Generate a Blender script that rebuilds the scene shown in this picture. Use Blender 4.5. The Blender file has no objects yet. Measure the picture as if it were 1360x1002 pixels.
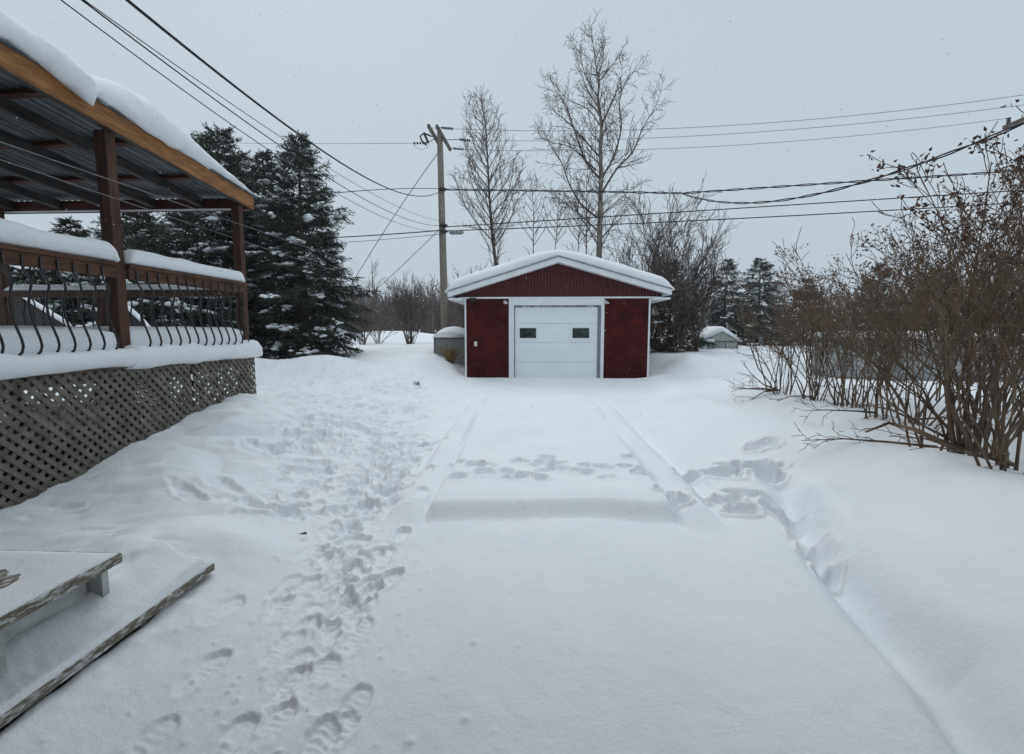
import bpy, math, random
import numpy as np
from mathutils import Vector, Matrix, Quaternion

SC = bpy.context.scene
COL = SC.collection
F = 640.0; H = 1.5
PITCH = math.atan(63/640.0); YAW = math.atan(35/640.0*math.cos(PITCH))
FWD = Vector((-math.sin(YAW)*math.cos(PITCH), math.cos(YAW)*math.cos(PITCH), -math.sin(PITCH)))
RGT = Vector((math.cos(YAW), math.sin(YAW), 0))
UP = RGT.cross(FWD)
EYE = Vector((0, 0, H))

def ray(px, py):
    return FWD + RGT*((px-680)/F) + UP*((501-py)/F)
def at(px, py, Y):
    d = ray(px, py); return EYE + d*(Y/d.y)
def gnd(px, py, z=0.0):
    d = ray(px, py); return EYE + d*((z-H)/d.z)

# ------------------------------------------------------------ materials
def new_mat(name):
    m = bpy.data.materials.new(name); m.use_nodes = True
    nt = m.node_tree; b = nt.nodes['Principled BSDF']
    return m, nt, b

def mat(name, c1, c2=None, rough=.7, scale=6, stretch=(1,1,1), metal=0, bump=.0, bscale=None, detail=6, lo=.35, hi=.65, spec=.3):
    m, nt, b = new_mat(name)
    b.inputs['Roughness'].default_value = rough
    b.inputs['Metallic'].default_value = metal
    b.inputs['Specular IOR Level'].default_value = spec
    if c2 is None: c2 = tuple(x*.75 for x in c1)
    tc = nt.nodes.new('ShaderNodeTexCoord'); mp = nt.nodes.new('ShaderNodeMapping')
    mp.inputs['Scale'].default_value = stretch
    nt.links.new(tc.outputs['Object'], mp.inputs['Vector'])
    n = nt.nodes.new('ShaderNodeTexNoise'); n.inputs['Scale'].default_value = scale; n.inputs['Detail'].default_value = detail
    nt.links.new(mp.outputs[0], n.inputs['Vector'])
    r = nt.nodes.new('ShaderNodeValToRGB')
    r.color_ramp.elements[0].position = lo; r.color_ramp.elements[0].color = (*c2, 1)
    r.color_ramp.elements[1].position = hi; r.color_ramp.elements[1].color = (*c1, 1)
    nt.links.new(n.outputs[0], r.inputs[0]); nt.links.new(r.outputs[0], b.inputs['Base Color'])
    if bump:
        n2 = nt.nodes.new('ShaderNodeTexNoise'); n2.inputs['Scale'].default_value = bscale or scale*3; n2.inputs['Detail'].default_value = 8
        nt.links.new(mp.outputs[0], n2.inputs['Vector'])
        bp = nt.nodes.new('ShaderNodeBump'); bp.inputs['Strength'].default_value = bump; bp.inputs['Distance'].default_value = .02
        nt.links.new(n2.outputs[0], bp.inputs['Height']); nt.links.new(bp.outputs[0], b.inputs['Normal'])
    return m

def snow_mat(name, bump=.35, sc=1.0):
    m, nt, b = new_mat(name)
    b.inputs['Roughness'].default_value = .75
    b.inputs['Specular IOR Level'].default_value = .25
    tc = nt.nodes.new('ShaderNodeTexCoord')
    n0 = nt.nodes.new('ShaderNodeTexNoise'); n0.inputs['Scale'].default_value = 1.3; n0.inputs['Detail'].default_value = 5
    r = nt.nodes.new('ShaderNodeValToRGB')
    r.color_ramp.elements[0].position = .3; r.color_ramp.elements[0].color = (.80,.83,.86,1)
    r.color_ramp.elements[1].position = .7; r.color_ramp.elements[1].color = (.86,.88,.90,1)
    nt.links.new(tc.outputs['Object'], n0.inputs['Vector'])
    nt.links.new(n0.outputs[0], r.inputs[0]); nt.links.new(r.outputs[0], b.inputs['Base Color'])
    prev = None
    for s, st, dist in ((9*sc, bump, .03), (55*sc, bump*1.3, .008), (210*sc, bump*1.8, .004)):
        n = nt.nodes.new('ShaderNodeTexNoise'); n.inputs['Scale'].default_value = s; n.inputs['Detail'].default_value = 4
        nt.links.new(tc.outputs['Object'], n.inputs['Vector'])
        bp = nt.nodes.new('ShaderNodeBump'); bp.inputs['Strength'].default_value = st; bp.inputs['Distance'].default_value = dist
        nt.links.new(n.outputs[0], bp.inputs['Height'])
        if prev: nt.links.new(prev.outputs[0], bp.inputs['Normal'])
        prev = bp
    nt.links.new(prev.outputs[0], b.inputs['Normal'])
    return m

def peel_mat(name):
    "white paint flaking off grey-brown wood, grain along Y"
    m, nt, b = new_mat(name)
    b.inputs['Roughness'].default_value = .7
    tc = nt.nodes.new('ShaderNodeTexCoord'); mp = nt.nodes.new('ShaderNodeMapping')
    mp.inputs['Scale'].default_value = (6, 2.2, 9)
    nt.links.new(tc.outputs['Object'], mp.inputs['Vector'])
    n = nt.nodes.new('ShaderNodeTexNoise'); n.inputs['Scale'].default_value = 9; n.inputs['Detail'].default_value = 9; n.inputs['Roughness'].default_value = .65
    nt.links.new(mp.outputs[0], n.inputs['Vector'])
    r = nt.nodes.new('ShaderNodeValToRGB')
    r.color_ramp.elements[0].position = .47; r.color_ramp.elements[0].color = (.15,.125,.09,1)
    r.color_ramp.elements[1].position = .58; r.color_ramp.elements[1].color = (.55,.57,.55,1)
    e = r.color_ramp.elements.new(.52); e.color = (.26,.24,.2,1)
    nt.links.new(n.outputs[0], r.inputs[0]); nt.links.new(r.outputs[0], b.inputs['Base Color'])
    bp = nt.nodes.new('ShaderNodeBump'); bp.inputs['Strength'].default_value = .6; bp.inputs['Distance'].default_value = .004
    nt.links.new(r.outputs[0], bp.inputs['Height']); nt.links.new(bp.outputs[0], b.inputs['Normal'])
    return m

def shingle_mat():
    m, nt, b = new_mat('red_shingle')
    b.inputs['Roughness'].default_value = .8; b.inputs['Specular IOR Level'].default_value = .12
    tc = nt.nodes.new('ShaderNodeTexCoord'); sx = nt.nodes.new('ShaderNodeSeparateXYZ'); cx = nt.nodes.new('ShaderNodeCombineXYZ')
    nt.links.new(tc.outputs['Object'], sx.inputs[0]); nt.links.new(sx.outputs['X'], cx.inputs['X']); nt.links.new(sx.outputs['Z'], cx.inputs['Y'])
    br = nt.nodes.new('ShaderNodeTexBrick'); br.inputs['Scale'].default_value = 1; br.inputs['Brick Width'].default_value = .21; br.inputs['Row Height'].default_value = .0575; br.inputs['Mortar Size'].default_value = .006; br.inputs['Mortar Smooth'].default_value = .3
    br.inputs['Color1'].default_value = (.098,.0125,.012,1); br.inputs['Color2'].default_value = (.060,.008,.008,1); br.inputs['Mortar'].default_value = (.022,.007,.007,1); br.inputs['Bias'].default_value = -.1
    nt.links.new(cx.outputs[0], br.inputs['Vector'])
    n = nt.nodes.new('ShaderNodeTexNoise'); n.inputs['Scale'].default_value = 2.5; n.inputs['Detail'].default_value = 8; nt.links.new(tc.outputs['Object'], n.inputs['Vector'])
    mr = nt.nodes.new('ShaderNodeMapRange'); mr.inputs[1].default_value = .35; mr.inputs[2].default_value = .7; mr.inputs[3].default_value = .65; mr.inputs[4].default_value = 1.3
    nt.links.new(n.outputs[0], mr.inputs[0])
    mm = nt.nodes.new('ShaderNodeVectorMath'); mm.operation = 'SCALE'; nt.links.new(br.outputs['Color'], mm.inputs[0]); nt.links.new(mr.outputs[0], mm.inputs['Scale'])
    # windblown snow specks stuck to the wall
    v = nt.nodes.new('ShaderNodeTexVoronoi'); v.inputs['Scale'].default_value = 7; nt.links.new(tc.outputs['Object'], v.inputs['Vector'])
    lt = nt.nodes.new('ShaderNodeMath'); lt.operation = 'LESS_THAN'; lt.inputs[1].default_value = .065; nt.links.new(v.outputs['Distance'], lt.inputs[0])
    mx = nt.nodes.new('ShaderNodeMix'); mx.data_type = 'RGBA'; nt.links.new(lt.outputs[0], mx.inputs[0]); nt.links.new(mm.outputs[0], mx.inputs[6]); mx.inputs[7].default_value = (.22,.15,.155,1)
    nt.links.new(mx.outputs[2], b.inputs['Base Color'])
    bp = nt.nodes.new('ShaderNodeBump'); bp.inputs['Strength'].default_value = .5; bp.inputs['Distance'].default_value = .006; bp.invert = True
    nt.links.new(br.outputs['Fac'], bp.inputs['Height']); nt.links.new(bp.outputs[0], b.inputs['Normal'])
    return m

M = {
 'snow': snow_mat('snow_ground', .30),
 'snowcap': snow_mat('snow_cap', .35),
 'red': shingle_mat(),
 'redg': mat('red_gable_siding', (.085,.013,.014), (.058,.009,.010), .6, 3, (6,1,1), bump=.15),
 'white': mat('white_trim', (.84,.86,.88), (.76,.79,.81), .45, 4),
 'door': mat('white_garage_door', (.86,.92,.93), (.82,.88,.90), .45, 1.5, (1,1,2)),
 'glass': mat('dark_window_glass', (.02,.03,.03), (.05,.07,.065), .08, 8, spec=.6),
 'seam': mat('grey_seal', (.28,.31,.33), (.2,.22,.24), .7, 5),
 'stain': mat('stained_cedar_fascia', (.40,.19,.068), (.16,.072,.026), .6, 5, (7,.9,7), bump=.2, lo=.3, hi=.7),
 'post': mat('brown_stained_post', (.10,.042,.021), (.022,.011,.008), .6, 5, (5,5,.6), bump=.25, lo=.3, hi=.7),
 'rail': mat('brown_stained_rail', (.115,.05,.025), (.04,.019,.011), .6, 5, (4,.7,4), bump=.2),
 'greywood': mat('grey_weathered_rafter', (.075,.071,.066), (.025,.023,.022), .75, 4, (5,.6,5), bump=.3, lo=.3, hi=.7),
 'redwood': mat('dark_red_beam', (.11,.035,.022), (.05,.018,.013), .6, 4, (1,4,4), bump=.2),
 'lattice': mat('grey_weathered_lattice', (.225,.205,.175), (.09,.083,.068), .85, 7, (1,1,1), bump=.3, lo=.3, hi=.7),
 'deck': mat('dark_deck_board', (.16,.12,.09), (.08,.06,.05), .8, 5, bump=.2),
 'black': mat('black_metal', (.018,.018,.022), (.01,.01,.012), .35, 20, spec=.5),
 'metalroof': mat('galvanised_roof', (.15,.17,.18), (.085,.095,.105), .45, 3, (6,.7,1), metal=.3),
 'peel': peel_mat('flaking_white_paint'),
 'oldwhite': mat('dirty_white_paint', (.55,.58,.57), (.38,.40,.38), .6, 7, (1,1,2), bump=.1),
 'soil_shade': mat('dark_soil_shade', (.035,.03,.025), (.015,.013,.011), .95, 8, bump=.4),  # earth under the deck; painted-in shade under the steps
 'pole': mat('weathered_pole', (.30,.265,.22), (.16,.14,.115), .85, 6, (6,6,.35), bump=.3, lo=.3, hi=.7),
 'arm': mat('grey_crossarm', (.17,.155,.13), (.09,.08,.07), .8, 6, bump=.2),
 'insul': mat('dark_insulator', (.035,.035,.04), (.02,.02,.025), .3, 9),
 'wire': mat('black_cable', (.022,.023,.026), (.012,.012,.014), .6, 10),
 'wiregrey': mat('grey_wire', (.16,.17,.18), (.10,.105,.115), .5, 10),
 'aspen': mat('aspen_bark', (.28,.265,.225), (.14,.125,.105), .85, 3, (3,3,1), bump=.2),
 'twig': mat('brown_twig', (.115,.088,.075), (.07,.053,.046), .85, 4),
 'fartwig': mat('greybrown_twig', (.14,.11,.10), (.09,.07,.065), .9, 2),
 'shrub': mat('shrub_bark', (.215,.150,.102), (.095,.066,.046), .85, 5, bump=.2),
 'seed': mat('dried_seed_heads', (.15,.085,.062), (.08,.045,.035), .9, 6),
 'rust': mat('rusty_brown_foliage', (.11,.058,.032), (.055,.03,.02), .9, 3),
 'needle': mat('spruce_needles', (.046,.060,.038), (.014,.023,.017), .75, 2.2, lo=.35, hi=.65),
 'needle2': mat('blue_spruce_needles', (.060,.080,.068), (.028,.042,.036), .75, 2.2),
 'bark': mat('spruce_bark', (.12,.095,.075), (.05,.04,.034), .9, 6, (3,3,1), bump=.3),
 'tank': mat('grey_weathered_plywood', (.30,.31,.30), (.17,.175,.17), .8, 5, (4,4,1), bump=.15),
 'green': mat('pale_greenhouse_panel', (.42,.47,.43), (.28,.32,.29), .5, 4, (4,4,1)),
 'poolwall': mat('ribbed_grey_wall', (.36,.38,.38), (.24,.255,.255), .6, 3, (1,1,.5)),
 'ochre': mat('dry_weed', (.30,.20,.075), (.16,.10,.04), .9, 9),
 'cream': mat('cream_plastic', (.75,.70,.58), (.65,.6,.5), .5, 9),
 'lamp': mat('white_lamp_head', (.6,.62,.62), (.45,.46,.47), .4, 9),
}

# ------------------------------------------------------------ mesh builder
class MB:
    def __init__(s): s.v = []; s.f = []
    def add(s, vs, fs):
        o = len(s.v); s.v.extend(vs); s.f.extend([tuple(i+o for i in f) for f in fs])
    def box(s, x0, x1, y0, y1, z0, z1):
        s.add([(x0,y0,z0),(x1,y0,z0),(x1,y1,z0),(x0,y1,z0),(x0,y0,z1),(x1,y0,z1),(x1,y1,z1),(x0,y1,z1)],
              [(0,3,2,1),(4,5,6,7),(0,1,5,4),(1,2,6,5),(2,3,7,6),(3,0,4,7)])
    def beam(s, a, b, w, h, up=(0,0,1)):
        a = Vector(a); b = Vector(b); d = (b-a).normalized(); u = Vector(up)
        r = d.cross(u).normalized(); u = r.cross(d).normalized()
        vs = []
        for p in (a, b):
            for i, j in ((-1,-1),(1,-1),(1,1),(-1,1)):
                vs.append(tuple(p + r*(w/2*i) + u*(h/2*j)))
        s.add(vs, [(0,1,2,3),(7,6,5,4),(0,4,5,1),(1,5,6,2),(2,6,7,3),(3,7,4,0)])
    def tube(s, pts, rad, n=5, cap=True):
        o = len(s.v); k = len(pts); pv = None
        for i in range(k):
            p = pts[i]
            a = pts[i-1] if i else pts[0]; b = pts[i+1] if i < k-1 else pts[-1]
            d = (b-a)
            if d.length < 1e-9: d = Vector((0,0,1))
            d.normalize()
            ref = Vector((0,0,1)) if abs(d.z) < .9 else Vector((1,0,0))
            if pv is None: r = d.cross(ref).normalized()
            else:
                r = (pv - d*pv.dot(d))
                r = r.normalized() if r.length > 1e-6 else d.cross(ref).normalized()
            pv = r
            q = d.cross(r); R = rad[i] if isinstance(rad, (list, tuple)) else rad
            for j in range(n):
                t = 2*math.pi*j/n
                v = p + (r*math.cos(t) + q*math.sin(t))*R
                s.v.append((v.x, v.y, v.z))
        for i in range(k-1):
            for j in range(n):
                j2 = (j+1) % n
                s.f.append((o+i*n+j, o+i*n+j2, o+(i+1)*n+j2, o+(i+1)*n+j))
        if cap and n > 3:
            s.f.append(tuple(o+j for j in reversed(range(n))))
            s.f.append(tuple(o+(k-1)*n+j for j in range(n)))
    def rings(s, rings, cap=True, closed=True):
        o = len(s.v); n = len(rings[0])
        for r in rings: s.v.extend([tuple(p) for p in r])
        for i in range(len(rings)-1):
            for j in range(n if closed else n-1):
                j2 = (j+1) % n
                s.f.append((o+i*n+j, o+i*n+j2, o+(i+1)*n+j2, o+(i+1)*n+j))
        if cap:
            s.f.append(tuple(o+j for j in reversed(range(n))))
            s.f.append(tuple(o+(len(rings)-1)*n+j for j in range(n)))
    def blob(s, c, rx, ry, rz, rnd, n=7, m=4, j=.25):
        rs = []
        ph = rnd.random()*6
        for i in range(m+1):
            a = -math.pi/2 + math.pi*i/m
            ring = []
            for k in range(n):
                t = 2*math.pi*k/n + ph
                w = 1 + rnd.uniform(-j, j)
                cc = max(math.cos(a), .05)
                ring.append((c[0]+rx*cc*math.cos(t)*w, c[1]+ry*cc*math.sin(t)*w, c[2]+rz*math.sin(a)*(1+rnd.uniform(-j,j)*.5)))
            rs.append(ring)
        s.rings(rs)
    def prism(s, poly, axis, a, b):
        "poly of 2d points extruded along axis 'x' (poly=(y,z)) or 'y' (poly=(x,z)) from a to b"
        n = len(poly)
        if axis == 'x': vs = [(a,p,q) for p,q in poly] + [(b,p,q) for p,q in poly]
        elif axis == 'y': vs = [(p,a,q) for p,q in poly] + [(p,b,q) for p,q in poly]
        else: vs = [(p,q,a) for p,q in poly] + [(p,q,b) for p,q in poly]
        fs = [tuple(range(n)), tuple(range(2*n-1, n-1, -1))] + [(i, i+n, (i+1)%n+n, (i+1)%n) for i in range(n)]
        s.add(vs, fs)
    def build(s, name, m, parent=None, smooth=False, label=None, bevel=0):
        me = bpy.data.meshes.new(name)
        vs = s.v
        if parent is not None:
            l = parent_loc(parent)
            vs = [(x-l[0], y-l[1], z-l[2]) for x, y, z in vs]
        me.from_pydata(vs, [], s.f); me.update()
        if smooth: me.polygons.foreach_set('use_smooth', [True]*len(me.polygons))
        me.materials.append(m)
        o = bpy.data.objects.new(name, me); COL.objects.link(o)
        if parent is not None: o.parent = parent
        if label: o['label'] = label
        if bevel:
            md = o.modifiers.new('bevel', 'BEVEL'); md.width = bevel; md.segments = 2; md.limit_method = 'ANGLE'
        return o

def parent_loc(p):
    l = Vector(p.location)
    while p.parent: p = p.parent; l = l + Vector(p.location)
    return l
def tag(o, label=None, cat=None, group=None, kind=None):
    if label: o['label'] = label
    if cat: o['category'] = cat
    if group: o['group'] = group
    if kind: o['kind'] = kind
    return o
def thing(name, loc, label, cat, group=None):
    o = bpy.data.objects.new(name, None); COL.objects.link(o); o.location = loc
    o.empty_display_size = .2
    return tag(o, label, cat, group)
def dup(root, loc, rz, sc, label, group=None):
    r = root.copy(); COL.objects.link(r); r.location = loc; r.rotation_euler = (0,0,rz); r.scale = sc
    r['label'] = label
    if group: r['group'] = group
    for ch in list(root.children):
        c = ch.copy(); COL.objects.link(c); c.parent = r
    return r

# ------------------------------------------------------------ numpy noise
def vnoise(x, y, seed=0):
    xi = np.floor(x).astype(np.int64); yi = np.floor(y).astype(np.int64)
    fx = x-xi; fy = y-yi
    fx = fx*fx*(3-2*fx); fy = fy*fy*(3-2*fy)
    def h(a, b):
        n = (a*374761393 + b*668265263 + seed*1442695041) & 0x7fffffff
        n = ((n ^ (n >> 13))*1274126177) & 0x7fffffff
        return ((n ^ (n >> 16)) & 0xffff)/65535.0*2-1
    return (h(xi,yi)*(1-fx)+h(xi+1,yi)*fx)*(1-fy) + (h(xi,yi+1)*(1-fx)+h(xi+1,yi+1)*fx)*fy
def fbm(x, y, o=4, seed=0):
    r = 0; a = 1; t = 0
    for i in range(o):
        r = r + a*vnoise(x*2**i+17.3*i, y*2**i-9.1*i, seed+i); t += a; a *= .5
    return r/t
def ss(a, b, x):
    t = np.clip((x-a)/(b-a), 0, 1); return t*t*(3-2*t)

# ------------------------------------------------------------ ground heights
def xe(y): return np.interp(y, [0,1.66,2.09,2.5,3.1,3.8,4.67,5.3,6,10,14,18], [1.45,1.69,1.81,1.84,1.92,2.15,2.40,2.2,1.9,1.8,2.6,3.6])
def base(x, y):
    x = np.asarray(x, float); y = np.asarray(y, float)
    z = .018*fbm(x*.7, y*.7, 3, 5) + .006*fbm(x*3, y*1.6, 3, 6)
    # right bank
    s = x - xe(y)
    fade = 1-.55*ss(10, 15, y)
    z = z + fade*(.27*ss(0, 1.3, s) + .10*ss(1.2, 4, s) + .045*np.sin(s*4.2+.9+y*.35+.8*vnoise(y*.6,s*.5,19))*ss(.3,1,s)*(1-ss(2.3,3.6,s)))
    z = z + .05*fbm(x*.9, y*.5, 3, 8)*ss(.2, 1.5, s)
    tr = np.exp(-((s+.05)/(.15+.05*vnoise(y*1.3,y*0,3)))**2)*ss(5.0, 4.2, y)
    z = z + .08*ss(0,.25,s)*ss(5.2,4.2,y)
    z = z - tr*(.16+.07*vnoise(y*2.2, y*0+3, 4)) + .05*np.exp(-((s-.22)/.16)**2)*ss(5.0,4.2,y)*(1+.6*vnoise(y*2.7,y*0+1,7))
    # left bank up to the lattice
    w = ss(-1.9, -4.1, x)
    zl = np.interp(y, [1,3.9,4.6,5.3,5.9,6.6,7.4,9,11], [-.05,0,.15,.29,.40,.36,.27,.25,.3])
    z = z + w*zl*(1-.5*ss(-6,-9,x)*ss(8,9,y))
    z = z + .08*fbm(x*1.1+3, y*1.3, 4, 11)*ss(-1.7,-2.6,x)*ss(9,7,y)
    z = z + .11*np.abs(fbm(x*.8+y*.9, y*2.1-x*.9, 3, 12))*ss(-1.9,-2.6,x)*ss(8,6.5,y)
    z = z + .20*np.exp(-(((x+2.55)/.55)**2+((y-3.0)/.42)**2)) + .09*np.exp(-(((x+2.0)/.35)**2+((y-2.95)/.22)**2))
    z = z + .10*np.exp(-(((x+3.2)/.8)**2+((y-4.0)/.35)**2)) - .10*np.exp(-(((x+2.75)/.55)**2+((y-4.75)/.5)**2))
    z = z + .14*np.exp(-(((x+4.1)/1.0)**2+((y-6.9)/.9)**2))
    # banks by the spruces and beside the garage
    z = z + .50*np.exp(-(((x+6.1)/1.5)**2+((y-13.2)/.9)**2)) + .50*np.exp(-(((x+8.3)/1.0)**2+((y-13.0)/.9)**2)) + .15*np.exp(-(((x+4.2)/1.0)**2+((y-15.2)/.9)**2))
    gm = 1-ss(-2.75,-2.3,x)*ss(4.1,3.6,x)*ss(12.6,14.0,y)*ss(16,15.4,y)
    g0 = .26*np.exp(-(((x+3.2)/.75)**2+((y-15.3)/.8)**2))
    g0 = g0 + .12*np.exp(-(((x+3.0)/1.0)**2+((y-16.8)/1.5)**2))
    g0 = g0 + .30*np.exp(-(((x-4.9)/1.0)**2+((y-16.2)/1.2)**2))
    z = z + g0*gm
    z = z + .35*ss(12.5, 17, y)*ss(1.8,.5,abs(x-.6)-3.0+.0*x)*0
    z = z + .42*ss(13.5, 18, y)*ss(3.3, 4.8, abs(x-.7))*gm
    z = z + .10*fbm(x*.35, y*.35, 3, 21)*ss(11, 16, y)*ss(3.2, 4.4, abs(x-.7))
    z = z + .35*ss(30,60,y) + .75*np.exp(-(((x+11.5)/5)**2+((y-38)/4)**2))
    z = z + .04*np.exp(-((y-14.4)/.35)**2)*ss(3.4,2.8,abs(x-.6))
    z = z + .075*ss(-1.45,-1.88,x)*ss(3.2,2.4,y)*ss(-3.4,-2.6,x)*(1+.35*fbm(x*5,y*5,3,33))
    # under the steps and the deck the snow never built up
    pit = ss(-1.91, -1.95, x)*ss(2.22, 2.12, y)
    z = z*(1-pit) - .16*pit
    
    pit2 = ss(-4.52, -4.72, x)*ss(7.5, 7.3, y)
    z = z*(1-pit2) - .12*pit2
    return z
def G(x, y): return float(base(np.array([x]), np.array([y]))[0])

def build_ground():
    s0 = [1.15]
    while s0[-1] < 420:
        s = s0[-1]
        k = .0034 if s < 9 else (.0046 if s < 16 else (.012 if s < 40 else .05))
        s0.append(s*(1+k))
    S = np.array(s0)
    q = np.linspace(-1, 1, 1151)
    U = q*1.25 + np.sign(q)*np.abs(q)**5*3.2
    s, u = np.meshgrid(S, U, indexing='ij')
    X = u*s; Y = s - 1.0
    Z = base(X, Y)
    # ---- the footprint where a car stood: raised slab, side bands, front lip
    edge_y = 3.68+.05*vnoise(X*2.2, X*0, 31)+.03*np.sin(X*3)+.05*X
    inx = ss(-.93,-.87,X+.03*(Y-3.8))*ss(1.13,1.07,X)
    slab = inx*ss(edge_y-.02, edge_y+.19, Y)*ss(10.9, 10.2, Y)
    Z += .105*slab + .02*slab*np.exp(-((Y-edge_y-.33)/.2)**2)
    for c, sg in ((-1.06, 1), (1.28, -1)):
        cx = c + .025*vnoise(Y*.8, Y*0, 40) - (.030*(Y-3.7) if sg > 0 else 0)
        b = ss(3.5, 3.9, Y)*ss(11.2, 10.3, Y)
        Z += b*(.075*np.clip(1-((X-cx)/.155)**2, 0, 1)**.6)
        Z -= b*.055*np.exp(-((X-cx-sg*.175)/.028)**2)
        Z += b*.03*ss(.3,.18,np.abs(X-cx))*vnoise(Y*3, X*3, 41)*.3
    Z -= .05*np.exp(-((X-1.52)/.06)**2)*ss(3.6,4.4,Y)*ss(8.5,7,Y)
    Z += .02*np.exp(-((Y-10.75)/.10)**2)*inx
    # ---- trampled snow
    lb = np.interp(Y, [1.5,2.5,4,6,9,13], [-1.2,-1.75,-2.5,-3.5,-6.2,-8.5])
    rb = np.interp(Y, [1.5,2.5,4,6,9,13], [-.9,-1.0,-1.25,-1.45,-2.0,-3.0])
    tr = ss(-.2,.35,X-lb)*ss(-.2,.25,rb-X)*ss(2.8,4.2,Y)*ss(13.6,12.4,Y)
    Z += tr*(-.03 + .04*fbm(X*2.6, Y*2.2, 3, 51) + .03*fbm(X*9, Y*8, 3, 52))
    rs = random.Random(5)
    Yr = Y[:,0]
    def window(px, py, R):
        i0 = np.searchsorted(Yr, py-R); i1 = np.searchsorted(Yr, py+R)
        if i1 <= i0: return None
        uu0 = (px-R)/(S[i0]); uu1 = (px+R)/(S[i0]); uu2 = (px-R)/S[i1-1]; uu3 = (px+R)/S[i1-1]
        j0 = np.searchsorted(U, min(uu0,uu2)); j1 = np.searchsorted(U, max(uu1,uu3))
        if j1 <= j0: return None
        return slice(i0,i1), slice(j0,j1)
    def foot(px, py, ang, L=.31, W=.115, d=.03, tread=.005, rim=.012, soft=.018, seed=0):
        w = window(px, py, L*.9)
        if w is None: return
        x = X[w]-px; y = Y[w]-py
        ca, sa = math.cos(ang), math.sin(ang)
        a = x*sa + y*ca; b = x*ca - y*sa
        t = a/(L/2)
        wid = W/2*(1.0+.18*np.clip(t,-1,1)-.16*np.exp(-((t+.15)/.28)**2))*np.sqrt(np.clip(1-np.abs(t)**3.4,1e-4,1))
        wob = .006*vnoise(X[w]*28, Y[w]*28, seed+70)
        sd = np.maximum(np.abs(b)-wid, np.abs(a)-L/2)+wob
        ins = ss(soft*.6, -soft*.5, sd)
        tz = tread*np.sin(a*2*math.pi/.034+ .8*np.sin(b*60)+2.5*vnoise(X[w]*14,Y[w]*14,seed+72))*ss(-.006,-.016,sd)*(.7+.6*vnoise(X[w]*10,Y[w]*10,seed+73))
        tz = tz + .5*tread*vnoise(X[w]*70,Y[w]*70,seed+74)
        ins = ins*(.85+.3*vnoise(X[w]*7,Y[w]*7,seed+75))
        Z[w] += -d*ins*(1+.25*np.clip(t,-1,1)) + tz*ins + rim*np.exp(-((sd-.022)/.016)**2)*(.6+.6*vnoise(X[w]*20,Y[w]*20,seed+71))
    def pit(px, py, rx, ry, ang, d, rim=.02, seed=0):
        w = window(px, py, max(rx,ry)*2.1)
        if w is None: return
        x = X[w]-px; y = Y[w]-py
        ca, sa = math.cos(ang), math.sin(ang)
        a = (x*sa+y*ca)/ry; b = (x*ca-y*sa)/rx
        r = np.sqrt(a*a+b*b) + .28*vnoise(X[w]*9, Y[w]*9, seed+90) + .12*vnoise(X[w]*24, Y[w]*24, seed+91)
        Z[w] += (-d*ss(1.05,.6,r)*(1+.35*vnoise(X[w]*13, Y[w]*13, seed+92)) + rim*.7*np.exp(-((r-1.15)/.2)**2))*ss(2.05,1.5,np.sqrt(a*a+b*b))
    near = [(379,779,.55),(295,818,.55),(270,892,.35),(302,988,.25),(405,815,.4),(376,858,.4),(436,848,.1),(424,899,.15),(381,912,.3),
            (360,967,.2),(466,945,.3),(446,980,.2),(473,841,.0),(480,752,.25),(439,762,.1),(429,790,.0),(446,796,.35),(408,735,.9),(456,725,.1),
            (418,992,.2),(470,803,.1),(188,995,.4),(398,838,.2),(388,888,.35)]
    for i, (px, py, a) in enumerate(near):
        p = gnd(px, py, 0)
        foot(p.x, p.y, a*.3-.04, L=.285, W=.105, d=rs.uniform(.010,.018), tread=.0036, rim=.005, soft=.014, seed=i)
    for i in range(120):      # the beaten path
        y = 2.0+4.3*rs.random()**.75
        xc = np.interp(y, [2.0,2.9,4,5,6.3], [-1.0,-1.18,-1.5,-1.75,-1.75])
        foot(xc+rs.gauss(0,.09+.05*(y-2)), y, rs.gauss(0,.28), L=rs.uniform(.25,.30), W=.105, d=rs.uniform(.02,.04), tread=.005, rim=.010, soft=.016, seed=i+30)
    for i in range(680):
        y = 3.6 + 9.6*rs.random()**.8
        l = np.interp(y, [2.5,4,6,9,13], [-1.9,-2.5,-3.3,-6,-8]); r = np.interp(y, [2.5,4,6,9,13], [-1.05,-1.3,-1.45,-2.0,-3.1])
        x = rs.uniform(l, r)
        if i % 3 == 0: pit(x, y, rs.uniform(.05,.11), rs.uniform(.08,.17), rs.uniform(-.9,.9), rs.uniform(.02,.055), .012, i)
        else: foot(x, y, rs.gauss(.2,.6), L=rs.uniform(.26,.33), W=rs.uniform(.10,.13), d=rs.uniform(.02,.045), rim=.014, tread=.004, soft=.02, seed=i)
    for i in range(30):      # steps across the slab
        t = rs.random()
        px = 590 + 290*t + rs.uniform(-8,8); py = 606 + rs.uniform(0,30)
        p = gnd(px, py, .09)
        pit(p.x, p.y, rs.uniform(.06,.15), rs.uniform(.05,.12), rs.uniform(-.8,.8), rs.uniform(.03,.07), .018, i+200)
    for px, py, rx, ry, a, d in ((1000,612,.34,.20,.2,.18),(1020,622,.15,.16,0,.11),(955,618,.22,.13,.3,.10),(912,622,.17,.12,.2,.09),(998,645,.22,.12,.3,.09),(965,652,.14,.12,0,.08),
                                 (1035,660,.2,.16,.2,.09),(985,665,.15,.1,0,.06),(940,648,.12,.1,.3,.06),(882,652,.11,.09,0,.07),(905,660,.09,.09,0,.05),(1085,702,.10,.22,.5,.06),
                                 (1100,728,.08,.12,.5,.05),(1062,685,.08,.15,.5,.04),(1012,596,.2,.12,0,.05)):
        p = gnd(px, py, .10)
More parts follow.
